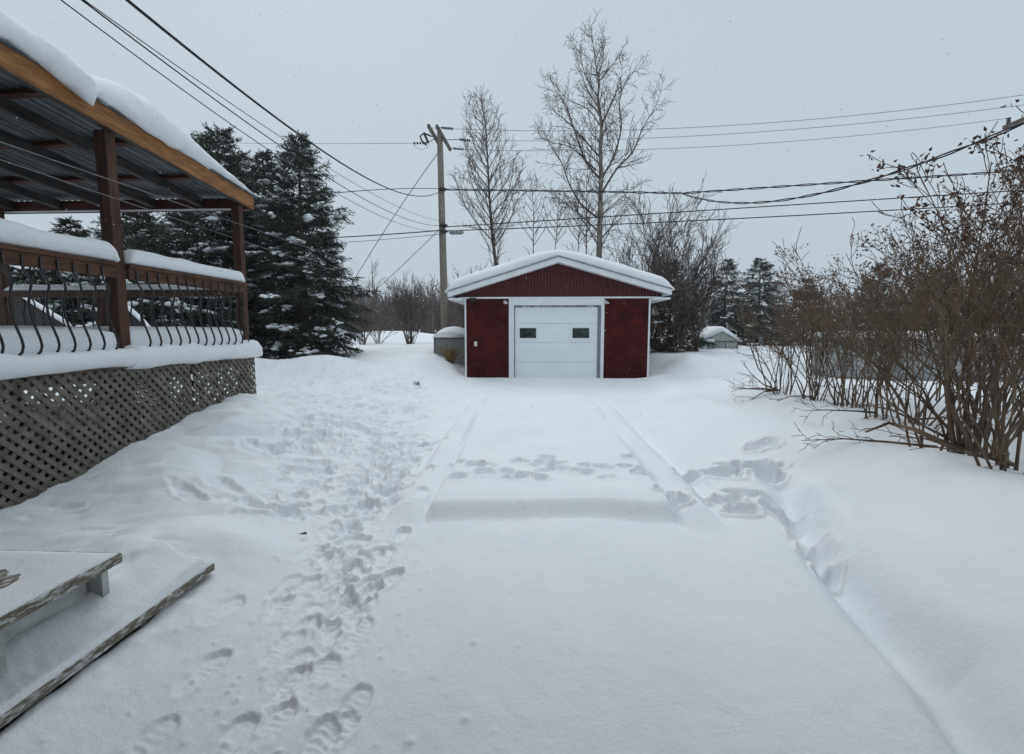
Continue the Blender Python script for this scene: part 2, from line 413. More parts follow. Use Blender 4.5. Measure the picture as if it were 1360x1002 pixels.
        pit(p.x, p.y, rx, ry, a, d*1.35, .045, int(px))
    for px, py, L in ((600,548,.3),(615,545,.2),(150,700,.3),(85,660,.25)):
        p = gnd(px, py, .1); pit(p.x, p.y, .04, L/2, 1.2, .03, .01, px)
    for i in range(420):
        y = rs.uniform(1.2, 6); xc = np.interp(y, [1.2,2.9,4,6], [-.95,-1.2,-1.6,-2.0])
        x = xc+rs.gauss(0,.35); r = rs.uniform(.008,.02)
        w = window(x, y, .07)
        if w is None: continue
        Z[w] += rs.uniform(.004,.012)*np.exp(-(((X[w]-x)/r)**2+((Y[w]-y)/r)**2))
    # old half-drifted prints and wind scoops on the left bank and the drive
    for px, py, rx, ry, a, d in ((110,690,.10,.2,1.1,.03),(75,665,.06,.25,1.0,.03),(330,655,.22,.13,.3,.09),(345,600,.25,.2,.2,.08),
                                 
                                 (300,640,.3,.1,.4,.04),(250,650,.35,.08,.5,.04)):
        p = gnd(px, py, .12); pit(p.x, p.y, rx, ry, a, d, .012, int(px)+3)
    pth = np.exp(-((X-np.interp(Y,[1.2,2.9,4,6],[-.98,-1.2,-1.55,-1.8]))/(.22+.05*Y))**2)*ss(6.5,5.5,Y)
    Z += pth*(.008*fbm(X*11,Y*8,3,64)-.006)
    Z += .0035*np.abs(fbm(X*5+Y*2.5, Y*2.2-X, 4, 66))*ss(9,4,Y)
    Z += .0025*fbm(X*14, Y*9, 3, 61)*ss(9,4,Y) + .004*fbm(X*4.0+Y, Y*1.6, 3, 62)
    n0, n1 = X.shape
    co = np.stack([X, Y, Z], -1).reshape(-1, 3).astype(np.float32)
    idx = np.arange(n0*n1).reshape(n0, n1)
    f = np.stack([idx[:-1,:-1], idx[:-1,1:], idx[1:,1:], idx[1:,:-1]], -1).reshape(-1, 4)
    me = bpy.data.meshes.new('snow_ground')
    me.vertices.add(len(co)); me.vertices.foreach_set('co', co.ravel())
    me.loops.add(f.size); me.loops.foreach_set('vertex_index', f.ravel().astype(np.int32))
    me.polygons.add(len(f)); me.polygons.foreach_set('loop_start', np.arange(0, f.size, 4, dtype=np.int32))
    me.polygons.foreach_set('loop_total', np.full(len(f), 4, dtype=np.int32))
    me.polygons.foreach_set('use_smooth', np.ones(len(f), dtype=bool))
    me.update(calc_edges=True); me.validate()
    me.materials.append(M['snow'])
    o = bpy.data.objects.new('snow_ground', me); COL.objects.link(o); o['kind'] = 'structure'
    b = MB()      # the yard behind the viewer, just under the front edge
    b.v = [(-300,-300,-.05),(300,-300,-.05),(300,.16,-.05),(-300,.16,-.05)]; b.f = [(0,1,2,3)]
    o2 = b.build('snow_yard', M['snow']); o2['kind'] = 'structure'
build_ground()
b = MB(); b.v = [(-9.5,2.2,-.06),(-4.66,2.2,-.06),(-4.66,7.3,-.06),(-9.5,7.3,-.06)]; b.f = [(0,1,2,3)]
b.add([(-3.6,.3,-.1),(-1.97,.3,-.1),(-1.97,2.1,-.1),(-3.6,2.1,-.1)], [(0,1,2,3)])  # dark sheet that paints the shade into the gap under the steps
b.build('soil_shade_ground', M['soil_shade'])['kind'] = 'structure'

# ------------------------------------------------------------ snow loft helper
def snow_bar(mb, a, b, w, h, seed, n=40, drop=.0, k=18, amp=.12, pow_=2.6):
    "rounded strip of snow lying on a line a-b (line = its bottom centre)"
    a = Vector(a); b = Vector(b); d = (b-a); L = d.length; d.normalize()
    r = d.cross(Vector((0,0,1))).normalized()
    rg = []
    for i in range(n+1):
        t = i/n
        e = min(t, 1-t)*L
        s = 1 if e > .12 else max(.25, (1-(1-e/.12)**2)**.5)
        p = a + d*(L*t)
        nz = float(fbm(np.array([t*L*2.2+seed]), np.array([seed*.7]), 3, 3)[0])
        ny = float(fbm(np.array([t*L*1.7+seed*3]), np.array([seed*.3]), 3, 9)[0])
        hh = h*s*(1+amp*nz*1.6); ww = w*(.75+.25*s)*(1+amp*ny)
        ring = []
        for j in range(k):
            th = 2*math.pi*j/k
            c, sn = math.cos(th), math.sin(th)
            X = math.copysign(abs(c)**(2/pow_), c)*ww/2; Zz = math.copysign(abs(sn)**(2/pow_), sn)
            Zz = (Zz+1)/2*hh if Zz > 0 else hh/2 + Zz*(hh/2+drop*(1+ny*1.5))
            q = p + r*(X + w*amp*.3*ny) + Vector((0,0,Zz))
            jn = .006*float(vnoise(np.array([q.x*9+q.y*7]), np.array([q.z*14+j]), 5)[0])
            ring.append((q.x+jn, q.y, q.z+jn))
        rg.append(ring)
    mb.rings(rg)

# ------------------------------------------------------------ covered deck
AX = -4.4
zb = lambda y: 1.5 + 2.48 - .0855*y      # underside of the outer beam
deck = thing('covered_deck', (-6.4, 5.2, 0), 'raised timber deck with snowy railing, grey lattice skirt and a metal lean-to roof', 'deck')
Y0, Y1 = 2.3, 7.26
b = MB(); b.box(-8.9, AX+.03, Y0, Y1, 1.09, 1.13)
for i in range(5): b.box(-8.9+.003*i, AX-.02, Y0+.3+i*1.1, Y0+.34+i*1.1, .93, 1.088)
b.build('deck_floor', M['deck'], deck)
b = MB(); b.box(AX-.06, AX-.021, Y0, Y1+.018, .98, 1.087); b.box(-8.9, AX-.063, Y1-.02, Y1+.016, .95, 1.086)
b.build('rim_board', M['deck'], deck)
# lattice
def clip(poly, x0, x1, z0, z1):
    for ax, v, sg in ((0,x0,1),(0,x1,-1),(1,z0,1),(1,z1,-1)):
        out = []
        for i in range(len(poly)):
            p, q = poly[i], poly[(i+1)%len(poly)]
            ip = (p[ax]-v)*sg >= 0; iq = (q[ax]-v)*sg >= 0
            if ip: out.append(p)
            if ip != iq:
                t = (v-p[ax])/(q[ax]-p[ax]); out.append((p[0]+(q[0]-p[0])*t, p[1]+(q[1]-p[1])*t))
        poly = out
        if len(poly) < 3: return None
    return poly
def lattice(mb, axis, c, u0, u1, z0, z1, per=.110, wd=.043, rnd=None, miss=0):
    w = wd*math.sqrt(2)/2
    Hh = z1-z0
    for layer, sg in ((0,-1),(1,1)):
        k = u0-Hh-per
        off = c + (0 if layer == 0 else -.0085)
        while k < u1+Hh+per:
            k += per
            if rnd.random() < miss and layer == 1: continue
            a = k + rnd.uniform(-.004,.004)
            if sg < 0: poly = [(a-w, z1), (a+w, z1), (a+w+Hh, z0), (a-w+Hh, z0)]
            else: poly = [(a-w, z0), (a+w, z0), (a+w+Hh, z1), (a-w+Hh, z1)]
            poly = clip(poly, u0, u1, z0, z1)
            if poly:
                o = rnd.uniform(-.0006,.0006)
                mb.prism(poly, axis, off+o-.0035, off+o+.0035)
rl = random.Random(3)
b = MB(); lattice(b, 'x', AX-.004, Y0, 5.86, -.15, 1.085, rnd=rl); b.build('lattice_panel', M['lattice'], deck)
b = MB(); lattice(b, 'x', AX-.007, 5.9, Y1, -.1, 1.085, rnd=rl, miss=.12); b.box(AX-.09,AX-.045,5.85,5.92,-.2,.975)
b.build('lattice_panel', M['lattice'], deck)
b = MB(); lattice(b, 'y', Y1-.02, -8.8, AX-.03, -.1, .94, rnd=rl, per=.16, miss=.3); b.build('lattice_panel', M['lattice'], deck)
b = MB(); 
for i in range(9): b.box(-8.93, -8.9, Y0, Y1, .42+.075*i, .42+.075*i+.068)
b.build('back_skirting', M['deck'], deck)
# posts
def post(x, y, z0, z1, w=.14, name='post'):
    b = MB(); b.box(x-w/2, x+w/2, y-w/2, y+w/2, z0, z1)
    return b.build(name, M['post'], deck, bevel=.006)
PX = AX-.115
P1 = 4.99; P2 = 7.19
post(PX, P1, -.2, zb(P1)-.01, .125); post(PX, P2, -.2, zb(P2)-.01, .115); post(PX, 2.55, -.2, zb(2.55)-.01, .15)
post(-6.72, P2, -.2, 2.12, .13); post(-8.35, P2, -.2, zb(P2)-.01, .13); post(-8.35, 4.2, -.2, zb(4.2)-.01, .13)
# rails (outer side)
def rail_span(y0, y1):
    b = MB(); b.box(AX-.155, AX-.005, y0, y1, 2.165, 2.203)
    r = b.build('top_rail', M['rail'], deck, bevel=.004)
    b = MB(); b.box(AX-.062, AX-.028, y0, y1, 2.045, 2.163); b.build('rail_board', M['rail'], deck)
    b = MB(); b.box(AX-.07, AX-.03, y0, y1, 1.235, 1.262); b.build('bottom_rail', M['black'], deck)
rail_span(2.62, P1-.078); rail_span(P1+.078, P2-.072)
b = MB(); b.box(-8.3, PX-.08, Y1-.14, Y1-.02, 2.00, 2.09); b.build('top_rail', M['rail'], deck)
b = MB(); b.box(-8.3, PX-.08, Y1-.10, Y1-.06, 1.235, 1.262); b.build('bottom_rail', M['black'], deck)
# balusters
prof = [(0,2.14),(0,2.02),(.012,1.99),(.055,1.93),(.060,1.88),(.035,1.80),(.022,1.72),(.030,1.62),(.062,1.52),(.098,1.42),(.108,1.36),(.092,1.31),(.04,1.265),(.0,1.245)]
b = MB(); b.tube([Vector((x,0,z-1.2)) for x, z in prof], .0105, 6)
me = None
def baluster(x, y, rz=0):
    global me
    if me is None:
        o = b.build('baluster', M['black'], None, smooth=True); me = o.data
    else:
        o = bpy.data.objects.new('baluster', me); COL.objects.link(o)
    o.parent = deck; o.location = (x-deck.location.x, y-deck.location.y, 1.2); o.rotation_euler = (0,0,rz)
y = 2.75
while y < P1-.1: baluster(AX-.022, y); y += .153
y = P1+.17
while y < P2-.1: baluster(AX-.022, y); y += .153
x = PX-.2
while x > -8.2:
    if abs(x+6.72) > .1: baluster(x, Y1-.08, math.pi/2)
    x -= .16
# rail and deck snow
b = MB(); snow_bar(b, (AX-.09, 2.6, 2.205), (AX-.09, P1-.06, 2.205), .215, .205, 1.3, 60); snow_bar(b, (AX-.09, P1+.085, 2.205), (AX-.09, P2-.05, 2.205), .20, .175, 4.1, 50)
snow_bar(b, (-8.3, Y1-.08, 2.095), (PX-.1, Y1-.08, 2.095), .12, .09, 2.1, 30)
b.build('rail_snow', M['snowcap'], deck, smooth=True)
b = MB()
snow_bar(b, (AX+.01, 2.4, 1.12), (AX+.01, P1+.1, 1.12), .25, .185, 7.7, 70, drop=.02, amp=.16)
snow_bar(b, (AX+.00, P1-.1, 1.105), (AX+.00, Y1+.05, 1.10), .27, .215, 9.2, 60, drop=.035, amp=.16)
b.build('deck_edge_snow', M['snowcap'], deck, smooth=True)
b = MB()
def slab_snow(b, x0, x1, y0, y1, z0, hfn, n=50, m=30):
    rg = []
    for i in range(n+1):
        y = y0+(y1-y0)*i/n; ring = []
        e = min(1, (.9,.97,1)[min(i, n-i, 2)])
        for j in range(m+1):
            x = x1+(x0-x1)*j/m
            ed = (.90,.97,.99)[j] if j < 3 else 1
            ring.append((x, y, z0 + hfn(x,y)*ed*e))
        ring = [(x1, y, z0)] + ring + [(x0, y, z0)]
        rg.append(ring)
    b.rings(rg)
slab_snow(b, -8.8, AX-.075, P1+.075, Y1-.15, 1.135, lambda x,y: .40+.025*float(fbm(np.array([x*2]),np.array([y*2]),3,4)[0]), 40)
slab_snow(b, -8.8, AX-.075, Y0, P1-.08, 1.135, lambda x,y: .385+.025*float(fbm(np.array([x*2]),np.array([y*2]),3,4)[0]), 40)
b.build('deck_snow', M['snowcap'], deck, smooth=True)
# roof
sl = -.0855
def rbox(mb, x0, x1, y0, y1, o0, o1):
    "box that follows the roof slope; offsets above the beam underside"
    mb.add([(x0,y0,zb(y0)+o0),(x1,y0,zb(y0)+o0),(x1,y1,zb(y1)+o0),(x0,y1,zb(y1)+o0),(x0,y0,zb(y0)+o1),(x1,y0,zb(y0)+o1),(x1,y1,zb(y1)+o1),(x0,y1,zb(y1)+o1)],
           [(0,3,2,1),(4,5,6,7),(0,1,5,4),(1,2,6,5),(2,3,7,6),(3,0,4,7)])
RY0, RY1 = 1.6, 7.42
b = MB(); rbox(b, AX-.02, AX+.018, RY0, RY1, 0, .185); b.build('fascia_board', M['stain'], deck, bevel=.004)
for i, x in enumerate((AX-.065, -5.16, -5.92, -6.68, -7.44, -8.2)):
    b = MB(); rbox(b, x-.042 if i else x-.04, x+.04, RY0, RY1-.11, .012, .135); b.build('rafter', M['greywood'], deck)
b = MB(); rbox(b, -9.0, AX-.024, RY1-.105, RY1-.02, -.03, .132); b.build('end_beam', M['redwood'], deck)
b = MB(); rbox(b, -8.6, PX-.08, RY1-.122, RY1-.106, -.04, -.02); b.build('light_strip', M['white'], deck)
for y in (2.6, 3.7, 4.55, 5.55, 6.55):
    b = MB(); rbox(b, -9.0, AX-.024, y, y+.085, .137, .177); b.build('purlin', M['redwood'], deck)
b = MB()   # corrugated sheet, ribs down the slope
pts = []; x = AX+.05; 
while x > -9.2:
    pts += [(x, 0), (x-.012, .018), (x-.035, .018), (x-.047, 0)]; x -= .10
r0 = [(x, RY0, zb(RY0)+.188+z) for x, z in pts]; r1 = [(x, RY1+.06, zb(RY1+.06)+.188+z) for x, z in pts]
b.rings([r0, r1], cap=False, closed=False)
o = b.build('roof_sheet', M['metalroof'], deck)
b = MB()   # roof snow
rg = []
n = 120
for i in range(n+1):
    y = 1.7+(7.50-1.7)*i/n
    T = float(np.interp(y, [1.7,3.5,4.0,4.35,4.66,4.74,4.86,5.2,5.6,6.1,6.8,7.35,7.5], [.42,.40,.38,.32,.24,.20,.30,.42,.46,.36,.20,.09,.03]))
    ov = float(np.interp(y, [1.7,3.8,4.2,4.35,4.66,4.76,5.0,5.6,6.2,7.0,7.5], [.00,.00,.03,.09,.10,.02,.02,.05,.035,.01,-.02]))
    dr = float(np.interp(y, [1.7,3.9,4.2,4.45,4.66,4.74,4.95,5.2,5.7,6.3,7.0,7.5], [0,0,.02,.10,.135,.0,.0,.035,.05,.02,.0,0]))
    nn = lambda k, s=1.0: s*float(fbm(np.array([y*8+k*3.1]), np.array([k*1.7]), 4, 13)[0])
    zz = zb(y)+.214
    xo = AX+.03+ov
    ring = [(AX-.01, y, zz), (AX+.022, y, zz-.004), (AX+.026, y, zz-dr*.8), (xo-.02, y, zz-dr+nn(1,.05)), (xo+.015+nn(2,.03), y, zz-dr*.7+.03+nn(6,.03)), (xo+.02+nn(3,.025), y, zz+T*.25), (xo-.02+nn(4,.025), y, zz+T*.52), (xo-.08+nn(5,.02), y, zz+T*.75),
            (xo-.19, y, zz+T*.92), (xo-.36, y, zz+T+nn(7,.02)), (xo-.8, y, zz+T*1.03), (-6.5, y, zz+T*1.05), (-9.2, y, zz+T), (-9.2, y, zz), (-6.5,y,zz)]
    rg.append(ring)
b.rings(rg); b.build('roof_snow', M['snowcap'], deck, smooth=True)
# slanting snow-edged panel seen beyond the deck railing
for (ax0,ay0,bx0,by0,Yg,lab,sd_) in ((-20,364,93,434,8.9,'slanting snow-edged brown stair guard behind the deck, left of the thick post',3.3),(150,393,198,436,9.3,'short slanting snow-edged stair guard behind deck, right of the thick post',5.1)):
    A = at(ax0, ay0, Yg); B = at(bx0, by0, Yg)
    w = thing('stair_guard', (A.x, Yg, 0), lab, 'stair guard', 'stair guards behind the deck')
    b = MB(); b.prism([(A.x,A.z),(B.x,B.z),(B.x,B.z-.9),(A.x,A.z-1.4)], 'y', Yg-.02, Yg+.03); b.build('side_panel', M['greywood'], w)
    b = MB(); snow_bar(b, (A.x,Yg,A.z), (B.x,Yg,B.z), .12, .07, sd_, 30); b.build('snow_cap', M['snowcap'], w, smooth=True)

# ------------------------------------------------------------ entrance steps
st = thing('entrance_steps', (-2.3, 1.6, 0), 'white painted wooden steps with flaking edges, snow lying on the treads', 'steps')
b = MB()
n = 24
def wob_board(mb, x0, x1, y0, y1, z0, z1, seed, amp=.004, n=40):
    rg = []
    for i in range(n+1):
        y = y0+(y1-y0)*i/n
        a = amp*float(fbm(np.array([y*9.0]), np.array([seed]), 3, 2)[0]); c = amp*float(fbm(np.array([y*13.0]), np.array([seed+5]), 3, 2)[0])
        rg.append([(x0,y,z0),(x1+a,y,z0+c*.5),(x1+a+c,y,z1-.006),(x1+a-.006,y,z1),(x0,y,z1)])
    mb.rings(rg)
wob_board(b, -2.36, -1.885, .35, 2.60, .10, .14, 1); b.build('lower_tread', M['peel'], st)
b = MB(); wob_board(b, -3.3, -2.015, .35, 2.14, .375, .42, 4); b.build('upper_tread', M['peel'], st)
b = MB(); b.box(-2.17,-2.15,1.62,2.08,-.05,.373); b.build('riser_panel', M['oldwhite'], st)
b = MB(); b.box(-2.6,-2.57,.35,1.70,-.05,.373); b.build('riser_panel', M['oldwhite'], st)
for y in (1.60, .9):
    b = MB(); b.box(-2.10,-2.055,y,y+.045,.141,.374); b.build('step_post', M['oldwhite'], st)
b = MB(); b.box(-1.97,-1.93,2.12,2.16,-.2,.099); b.build('step_post', M['oldwhite'], st)
b = MB(); b.box(-3.25,-2.08,2.09,2.125,-.1,.373); b.build('side_board', M['oldwhite'], st)
# snow on the treads (thin sheets with rough prints)
def tread_snow(x0, x1, y0, y1, z, hf, name):
    nx, ny = 60, 130
    xs = np.linspace(x0, x1, nx); ys = np.linspace(y0, y1, ny)
    X, Y = np.meshgrid(xs, ys, indexing='ij')
    ed = np.minimum.reduce([ss(x1+.001, x1-.03, X), ss(y1+.001, y1-.05, Y)])
    Z = z + np.where(hf(X,Y) > 0, hf(X, Y)*(.10+.9*ed), hf(X, Y))
    m = MB(); m.v = [tuple(p) for p in np.stack([X,Y,Z],-1).reshape(-1,3)]
    m.f = [(i*ny+j,(i+1)*ny+j,(i+1)*ny+j+1,i*ny+j+1) for i in range(nx-1) for j in range(ny-1)]
    k = len(m.v)
    for j in range(ny): m.v.append((x1, ys[j], z-.002))
    for j in range(ny-1): m.f.append(((nx-1)*ny+j, k+j, k+j+1, (nx-1)*ny+j+1))
    k = len(m.v)
    for i in range(nx): m.v.append((xs[i], y1, z-.002))
    for i in range(nx-1): m.f.append((i*ny+ny-1, (i+1)*ny+ny-1, k+i+1, k+i))
    return m.build(name, M['snowcap'], st, smooth=True)
def hf1(X, Y):
    h = .014 + .05*ss(1.9,2.6,Y) + .075*ss(-1.97,-2.15,X)*(.25+.75*ss(1.45,1.7,Y))*(1+.5*fbm(X*6,Y*6,2,44)) + .006*fbm(X*9,Y*9,3,4)
    fpr = np.exp(-(((X+2.03)/.085)**4+((Y-1.62)/.17)**4))
    h += fpr*(-.010+.003*np.sin(Y*110+X*60+3*fbm(X*9,Y*9,2,3))+.008*fbm(X*30,Y*30,3,8))
    return h
def hf2(X, Y):
    h = .007 + .012*ss(1.8,2.1,Y) + .006*fbm(X*5,Y*3,4,14)
    fpr = np.exp(-(((X+2.40)/.18)**4+((Y-1.88)/.13)**4))
    h += fpr*(-.012+.010*fbm(X*22,Y*6,3,18))
    return np.maximum(h, -.003)
tread_snow(-2.35, -1.892, .36, 2.59, .1405, hf1, 'tread_snow')
tread_snow(-3.28, -2.022, .36, 2.13, .4205, hf2, 'tread_snow')

# ------------------------------------------------------------ garage
GY = 15.0
P = lambda px, py, Y=GY: at(px, py, Y)
gx0, gx1 = P(618,450).x, P(862,450).x
zt = P(740,396).z                      # top of the wall / trim
gc = (gx0+gx1)/2; GD = 7.5
gar = thing('garage', (gc, GY+GD/2, 0), 'small dark red garage with white door and snow-covered gable roof', 'garage')
dx0, dx1 = P(682.7,450).x, P(793.4,450).x; dz = P(740,405.7).z
fx0, fx1 = P(676,450).x, P(801.8,450).x
b = MB()
def siding(mb, x0, x1, z0, z1, y, ev=.115):
    z = z0
    while z < z1:
        zz = min(z+ev, z1)
        mb.add([(x0,y-.016,z),(x1,y-.016,z),(x1,y-.002,zz),(x0,y-.002,zz),(x0,y+.02,z),(x1,y+.02,z),(x1,y+.02,zz),(x0,y+.02,zz)],
               [(0,1,2,3),(0,4,5,1),(0,3,7,4),(1,5,6,2)])
        z += ev
siding(b, gx0+.04, fx0, -.3, zt-.02, GY); siding(b, fx1, gx1-.04, -.3, zt-.02, GY)
b.box(gx0, gx0+.038, GY+.02, GY+GD, -.3, zt-.02); b.box(gx1-.038, gx1, GY+.02, GY+GD, -.3, zt-.02); b.box(gx0, gx1, GY+GD, GY+GD+.1, -.3, zt)
b.box(fx0, fx1, GY+.02, GY+.06, dz+.10, zt-.02)
b.build('wall', M['red'], gar)
# gable
az = P(741,345).z; ax_ = P(741,345).x
lx, rx = P(594.5,391,GY-.35).x, P(892,388,GY-.35).x
lz, rz = P(594.5,395,GY-.35).z, P(892,392,GY-.35).z
apx = P(742,345,GY-.35).x; apz = P(742,348.5,GY-.35).z
def roof_z(x):   # underside of the fascia
    return np.interp(x, [lx, apx, rx], [lz, apz, rz])
b = MB()
xs = np.arange(gx0-.35, gx1+.35, .1)
for i, x in enumerate(xs):
    x1 = min(x+.1, gx1+.35)
    z0 = zt+.035
    za, zb_ = float(roof_z(x))+.02, float(roof_z(x1))+.02
    if max(za,zb_) <= z0+.02: continue
    o = -.006 if i % 2 else 0
    b.add([(x,GY-.012+o,z0),(x1-.012,GY-.012+o,z0),(x1,GY-.0,z0),(x1,GY,zb_),(x1-.012,GY-.012+o,zb_),(x,GY-.012+o,za)],[(0,1,4,5),(1,2,3,4)])
b.box(gx0-.3, gx1+.3, GY+.005, GY+.02, zt+.03, zt+.06)
b.build('gable', M['redg'], gar)
b = MB(); b.box(lx+.3, rx-.3, GY-.045, GY+.018, zt-.018, zt+.033); b.build('gable_trim', M['white'], gar)
b = MB()
b.box(gx0-.012, gx0+.038, GY-.03, GY+.018, -.3, zt-.02); b.build('corner_trim', M['white'], gar)
b = MB(); b.box(gx1-.038, gx1+.012, GY-.03, GY+.018, -.3, zt-.02); b.build('corner_trim', M['white'], gar)
# door frame
b = MB()
b.box(fx0, dx0, GY-.06, GY+.05, -.3, zt-.021); b.box(dx1+.10, fx1, GY-.06, GY+.05, -.3, zt-.021); b.box(dx0, dx1+.10, GY-.058, GY+.05, dz, zt-.021)
b.box(fx0+.0, fx0+.035, GY-.075, GY-.062, -.3, zt-.022)
b.build('door_frame', M['white'], gar, bevel=.006)
b = MB(); b.box(dx1+.005, dx1+.098, GY+.03, GY+.09, -.3, dz); b.box(dx0, dx0+.02, GY+.02, GY+.045, -.3, dz-.002); b.box(dx0+.02, dx1, GY+.02, GY+.046, dz-.022, dz-.002)
b.build('door_seal', M['seam'], gar)
door = bpy.data.objects.new('garage_door', None); COL.objects.link(door); door.parent = gar; door.location = (0,0,0)
zs = [P(740,p).z for p in (408, 430, 455.5, 481.3)] + [-.2]
b = MB()
for i in range(4):
    z1, z0 = zs[i]-.006, zs[i+1]+.006
    b.box(dx0+.022, dx1+.003, GY+.055, GY+.095, z0, z1)
    zq = (z1+z0)/2
    for k in range(2):
        b.box(dx0+.024, dx1, GY+.0525, GY+.0545, z0+.03+k*(z1-z0)/2, z0+.012+(k+1)*(z1-z0)/2-.02)
b.box(dx0+.022, dx1+.003, GY+.075, GY+.085, zs[4], zs[0])
b.build('door_panel', M['door'], door, bevel=.004)
for a, c in ((690.2,712),(760.4,782.8)):
    wx0, wx1 = P(a,440).x, P(c,440).x; wz0, wz1 = P(700,449.3).z, P(700,436).z
    b = MB()
    for q in ((wx0-.04,wx1+.04,wz1,wz1+.035),(wx0-.04,wx1+.04,wz0-.035,wz0),(wx0-.04,wx0,wz0,wz1),(wx1,wx1+.04,wz0,wz1)):
        b.box(q[0],q[1],GY+.036,GY+.051,q[2],q[3])
    f = b.build('window_frame', M['white'], door)
    b = MB(); b.box(wx0,wx1,GY+.044,GY+.05,wz0,wz1); b.build('window_pane', M['glass'], door)
# roof deck, fascia, soffit
b = MB()
FH = .17
for xa, za, xb, zb2 in ((lx,lz,apx,apz),(apx,apz,rx,rz)):
    b.prism([(xa,za),(xb,zb2),(xb,zb2+FH),(xa,za+FH)], 'y', GY-.375, GY-.345)
b.build('fascia', M['white'], gar)
b = MB()
for xa, za, xb, zb2 in ((lx,lz,apx,apz),(apx,apz,rx,rz)):
    b.prism([(xa,za+FH-.012),(xb,zb2+FH-.012),(xb,zb2+FH+.022),(xa,za+FH+.022)], 'y', GY-.40, GY-.377)
b.build('drip_edge', M['seam'], gar)
b = MB()
b.prism([(lx,lz+.01),(apx,apz+.01),(rx,rz+.01),(rx,rz+FH-.02),(apx,apz+FH-.02),(lx,lz+FH-.02)], 'y', GY-.343, GY+GD+.3)
b.build('roof', M['white'], gar)
b = MB()   # side soffits
b.box(lx+.02, gx0-.02, GY-.34, GY+GD, zt-.07, zt-.02+.0); b.build('soffit', M['white'], gar); b = MB(); b.box(gx1+.02, rx-.02, GY-.34, GY+GD, zt-.07, zt-.02)
b.build('soffit', M['white'], gar)
b = MB()   # roof snow
TOP = .30
nx = 46; rg = []
for k in range(40):
    y = GY-.40 + (GD+.8)*(k/39)**1.5
    e = min(1, .35+.65*max(0,min(1,(y-GY+.40)/.25))**.6)
    if k == 39: e = .4
    top = []; bot = []
    for i in range(nx+1):
        t = i/nx; x = lx-.07+(rx-lx+.14)*t
        zr = float(np.interp(x, [lx-.07, apx, rx+.07], [lz+FH+.0, apz+FH+.024, rz+FH+.0]))
        dd = min(x-lx+.07, rx+.07-x)
        s = (1-(1-max(0,min(1,dd/.38)))**2.4)
        peak = 1-.35*math.exp(-((x-apx)/.35)**2)
        nz = 1+.10*float(fbm(np.array([x*1.6]),np.array([y*1.6]),3,77)[0])
        top.append((x, y, zr+.02+TOP*s*e*peak*nz + (.0)))
        bot.append((x, y, zr+.004-(.04 if dd<.05 else 0)))
    rg.append(top+bot[::-1])
b.rings(rg); b.build('roof_snow', M['snowcap'], gar, smooth=True)
# fittings
b = MB(); q = P(632,457); b.box(q.x-.045,q.x+.045,GY-.04,GY-.017,q.z-.075,q.z+.075); b.box(q.x-.012,q.x+.012,GY-.048,GY-.041,q.z-.03,q.z+.03); b.build('outlet_cover', M['cream'], gar, bevel=.005)
b = MB(); q = P(628.5,398.5); b.box(q.x-.10,q.x+.10,GY-.14,GY-.047,q.z-.07,q.z+.05); b.tube([Vector((q.x,GY-.14,q.z)),Vector((q.x,GY-.2,q.z-.03))], .04, 8); b.build('floodlight_box', M['black'], gar)
for px in (672.5, 805.5):
    q = P(px, 401.5); b = MB()
    b.tube([Vector((q.x-.05,GY-.04,q.z+.02)),Vector((q.x,GY-.13,q.z-.01)),Vector((q.x+.06,GY-.16,q.z-.05))], [.045,.03,.015], 8)
    b.blob((q.x-.02,GY-.12,q.z-.03), .065,.055,.04, random.Random(1), 8, 5, .02)
    b.build('door_lamp', M['lamp'], gar, smooth=True)

# ------------------------------------------------------------ outbuildings
q = at(577, 475, 17.2); q2 = at(622, 475, 17.2)
tk = thing('fuel_tank_box', ((q.x+q2.x)/2, 17.6, 0), 'weathered grey box beside the garage under a domed cap of snow', 'box')
ztk = at(590, 449, 17.2).z
b = MB(); b.box(q.x, q2.x, 17.2, 18.4, .1, ztk-.03); b.build('box_body', M['tank'], tk, bevel=.01)
b = MB(); b.box(q.x-.03, q2.x+.03, 17.17, 18.43, ztk-.028, ztk+.01); b.build('box_lid', M['arm'], tk)
b = MB(); b.box(q.x-.012, q.x+.03, 17.18, 17.197, .1, ztk-.03); b.build('corner_strip', M['arm'], tk)
b = MB(); rg = []
for i in range(13):
    y = 17.15+1.3*i/12; e = math.sin(math.pi*min(max(i/12,.04),.96))**.35; ring = []
    for j in range(15):
        t = j/14; x = q.x-.03+(q2.x-q.x+.06)*t
        ring.append((x, y, ztk+.012+.40*e*(math.sin(math.pi*max(min(t,.99),.01))**.42)))
    rg.append(ring+[(q2.x+.03,y,ztk+.011),(q.x-.03,y,ztk+.011)])
b.rings(rg); b.build('snow_cap', M['snowcap'], tk, smooth=True)
q = at(597, 470, 16.2)
b = MB(); rw = random.Random(9)
for i in range(60):
    p = Vector((q.x+rw.gauss(0,.10), 16.2+rw.gauss(0,.08), q.z-.35)); a = rw.uniform(0,6.28)
    e = p+Vector((math.cos(a)*rw.uniform(.05,.38), math.sin(a)*.2, rw.uniform(.35,.62)))
    b.tube([p, (p+e)/2+Vector((0,0,.06)), e], [.008,.010,.004], 3)
    for k in range(3):
        c = p.lerp(e, rw.uniform(.6,1)); v = Vector((rw.uniform(-.1,.1),rw.uniform(-.1,.1),rw.uniform(-.03,.07)))
        b.add([tuple(c),tuple(c+v),tuple(c+v*.5+Vector((0,.02,.035)))],[(0,1,2)])
tag(b.build('dried_weed', M['ochre']), 'ochre brown dried weed clump poking from snow before the grey box', 'plant')

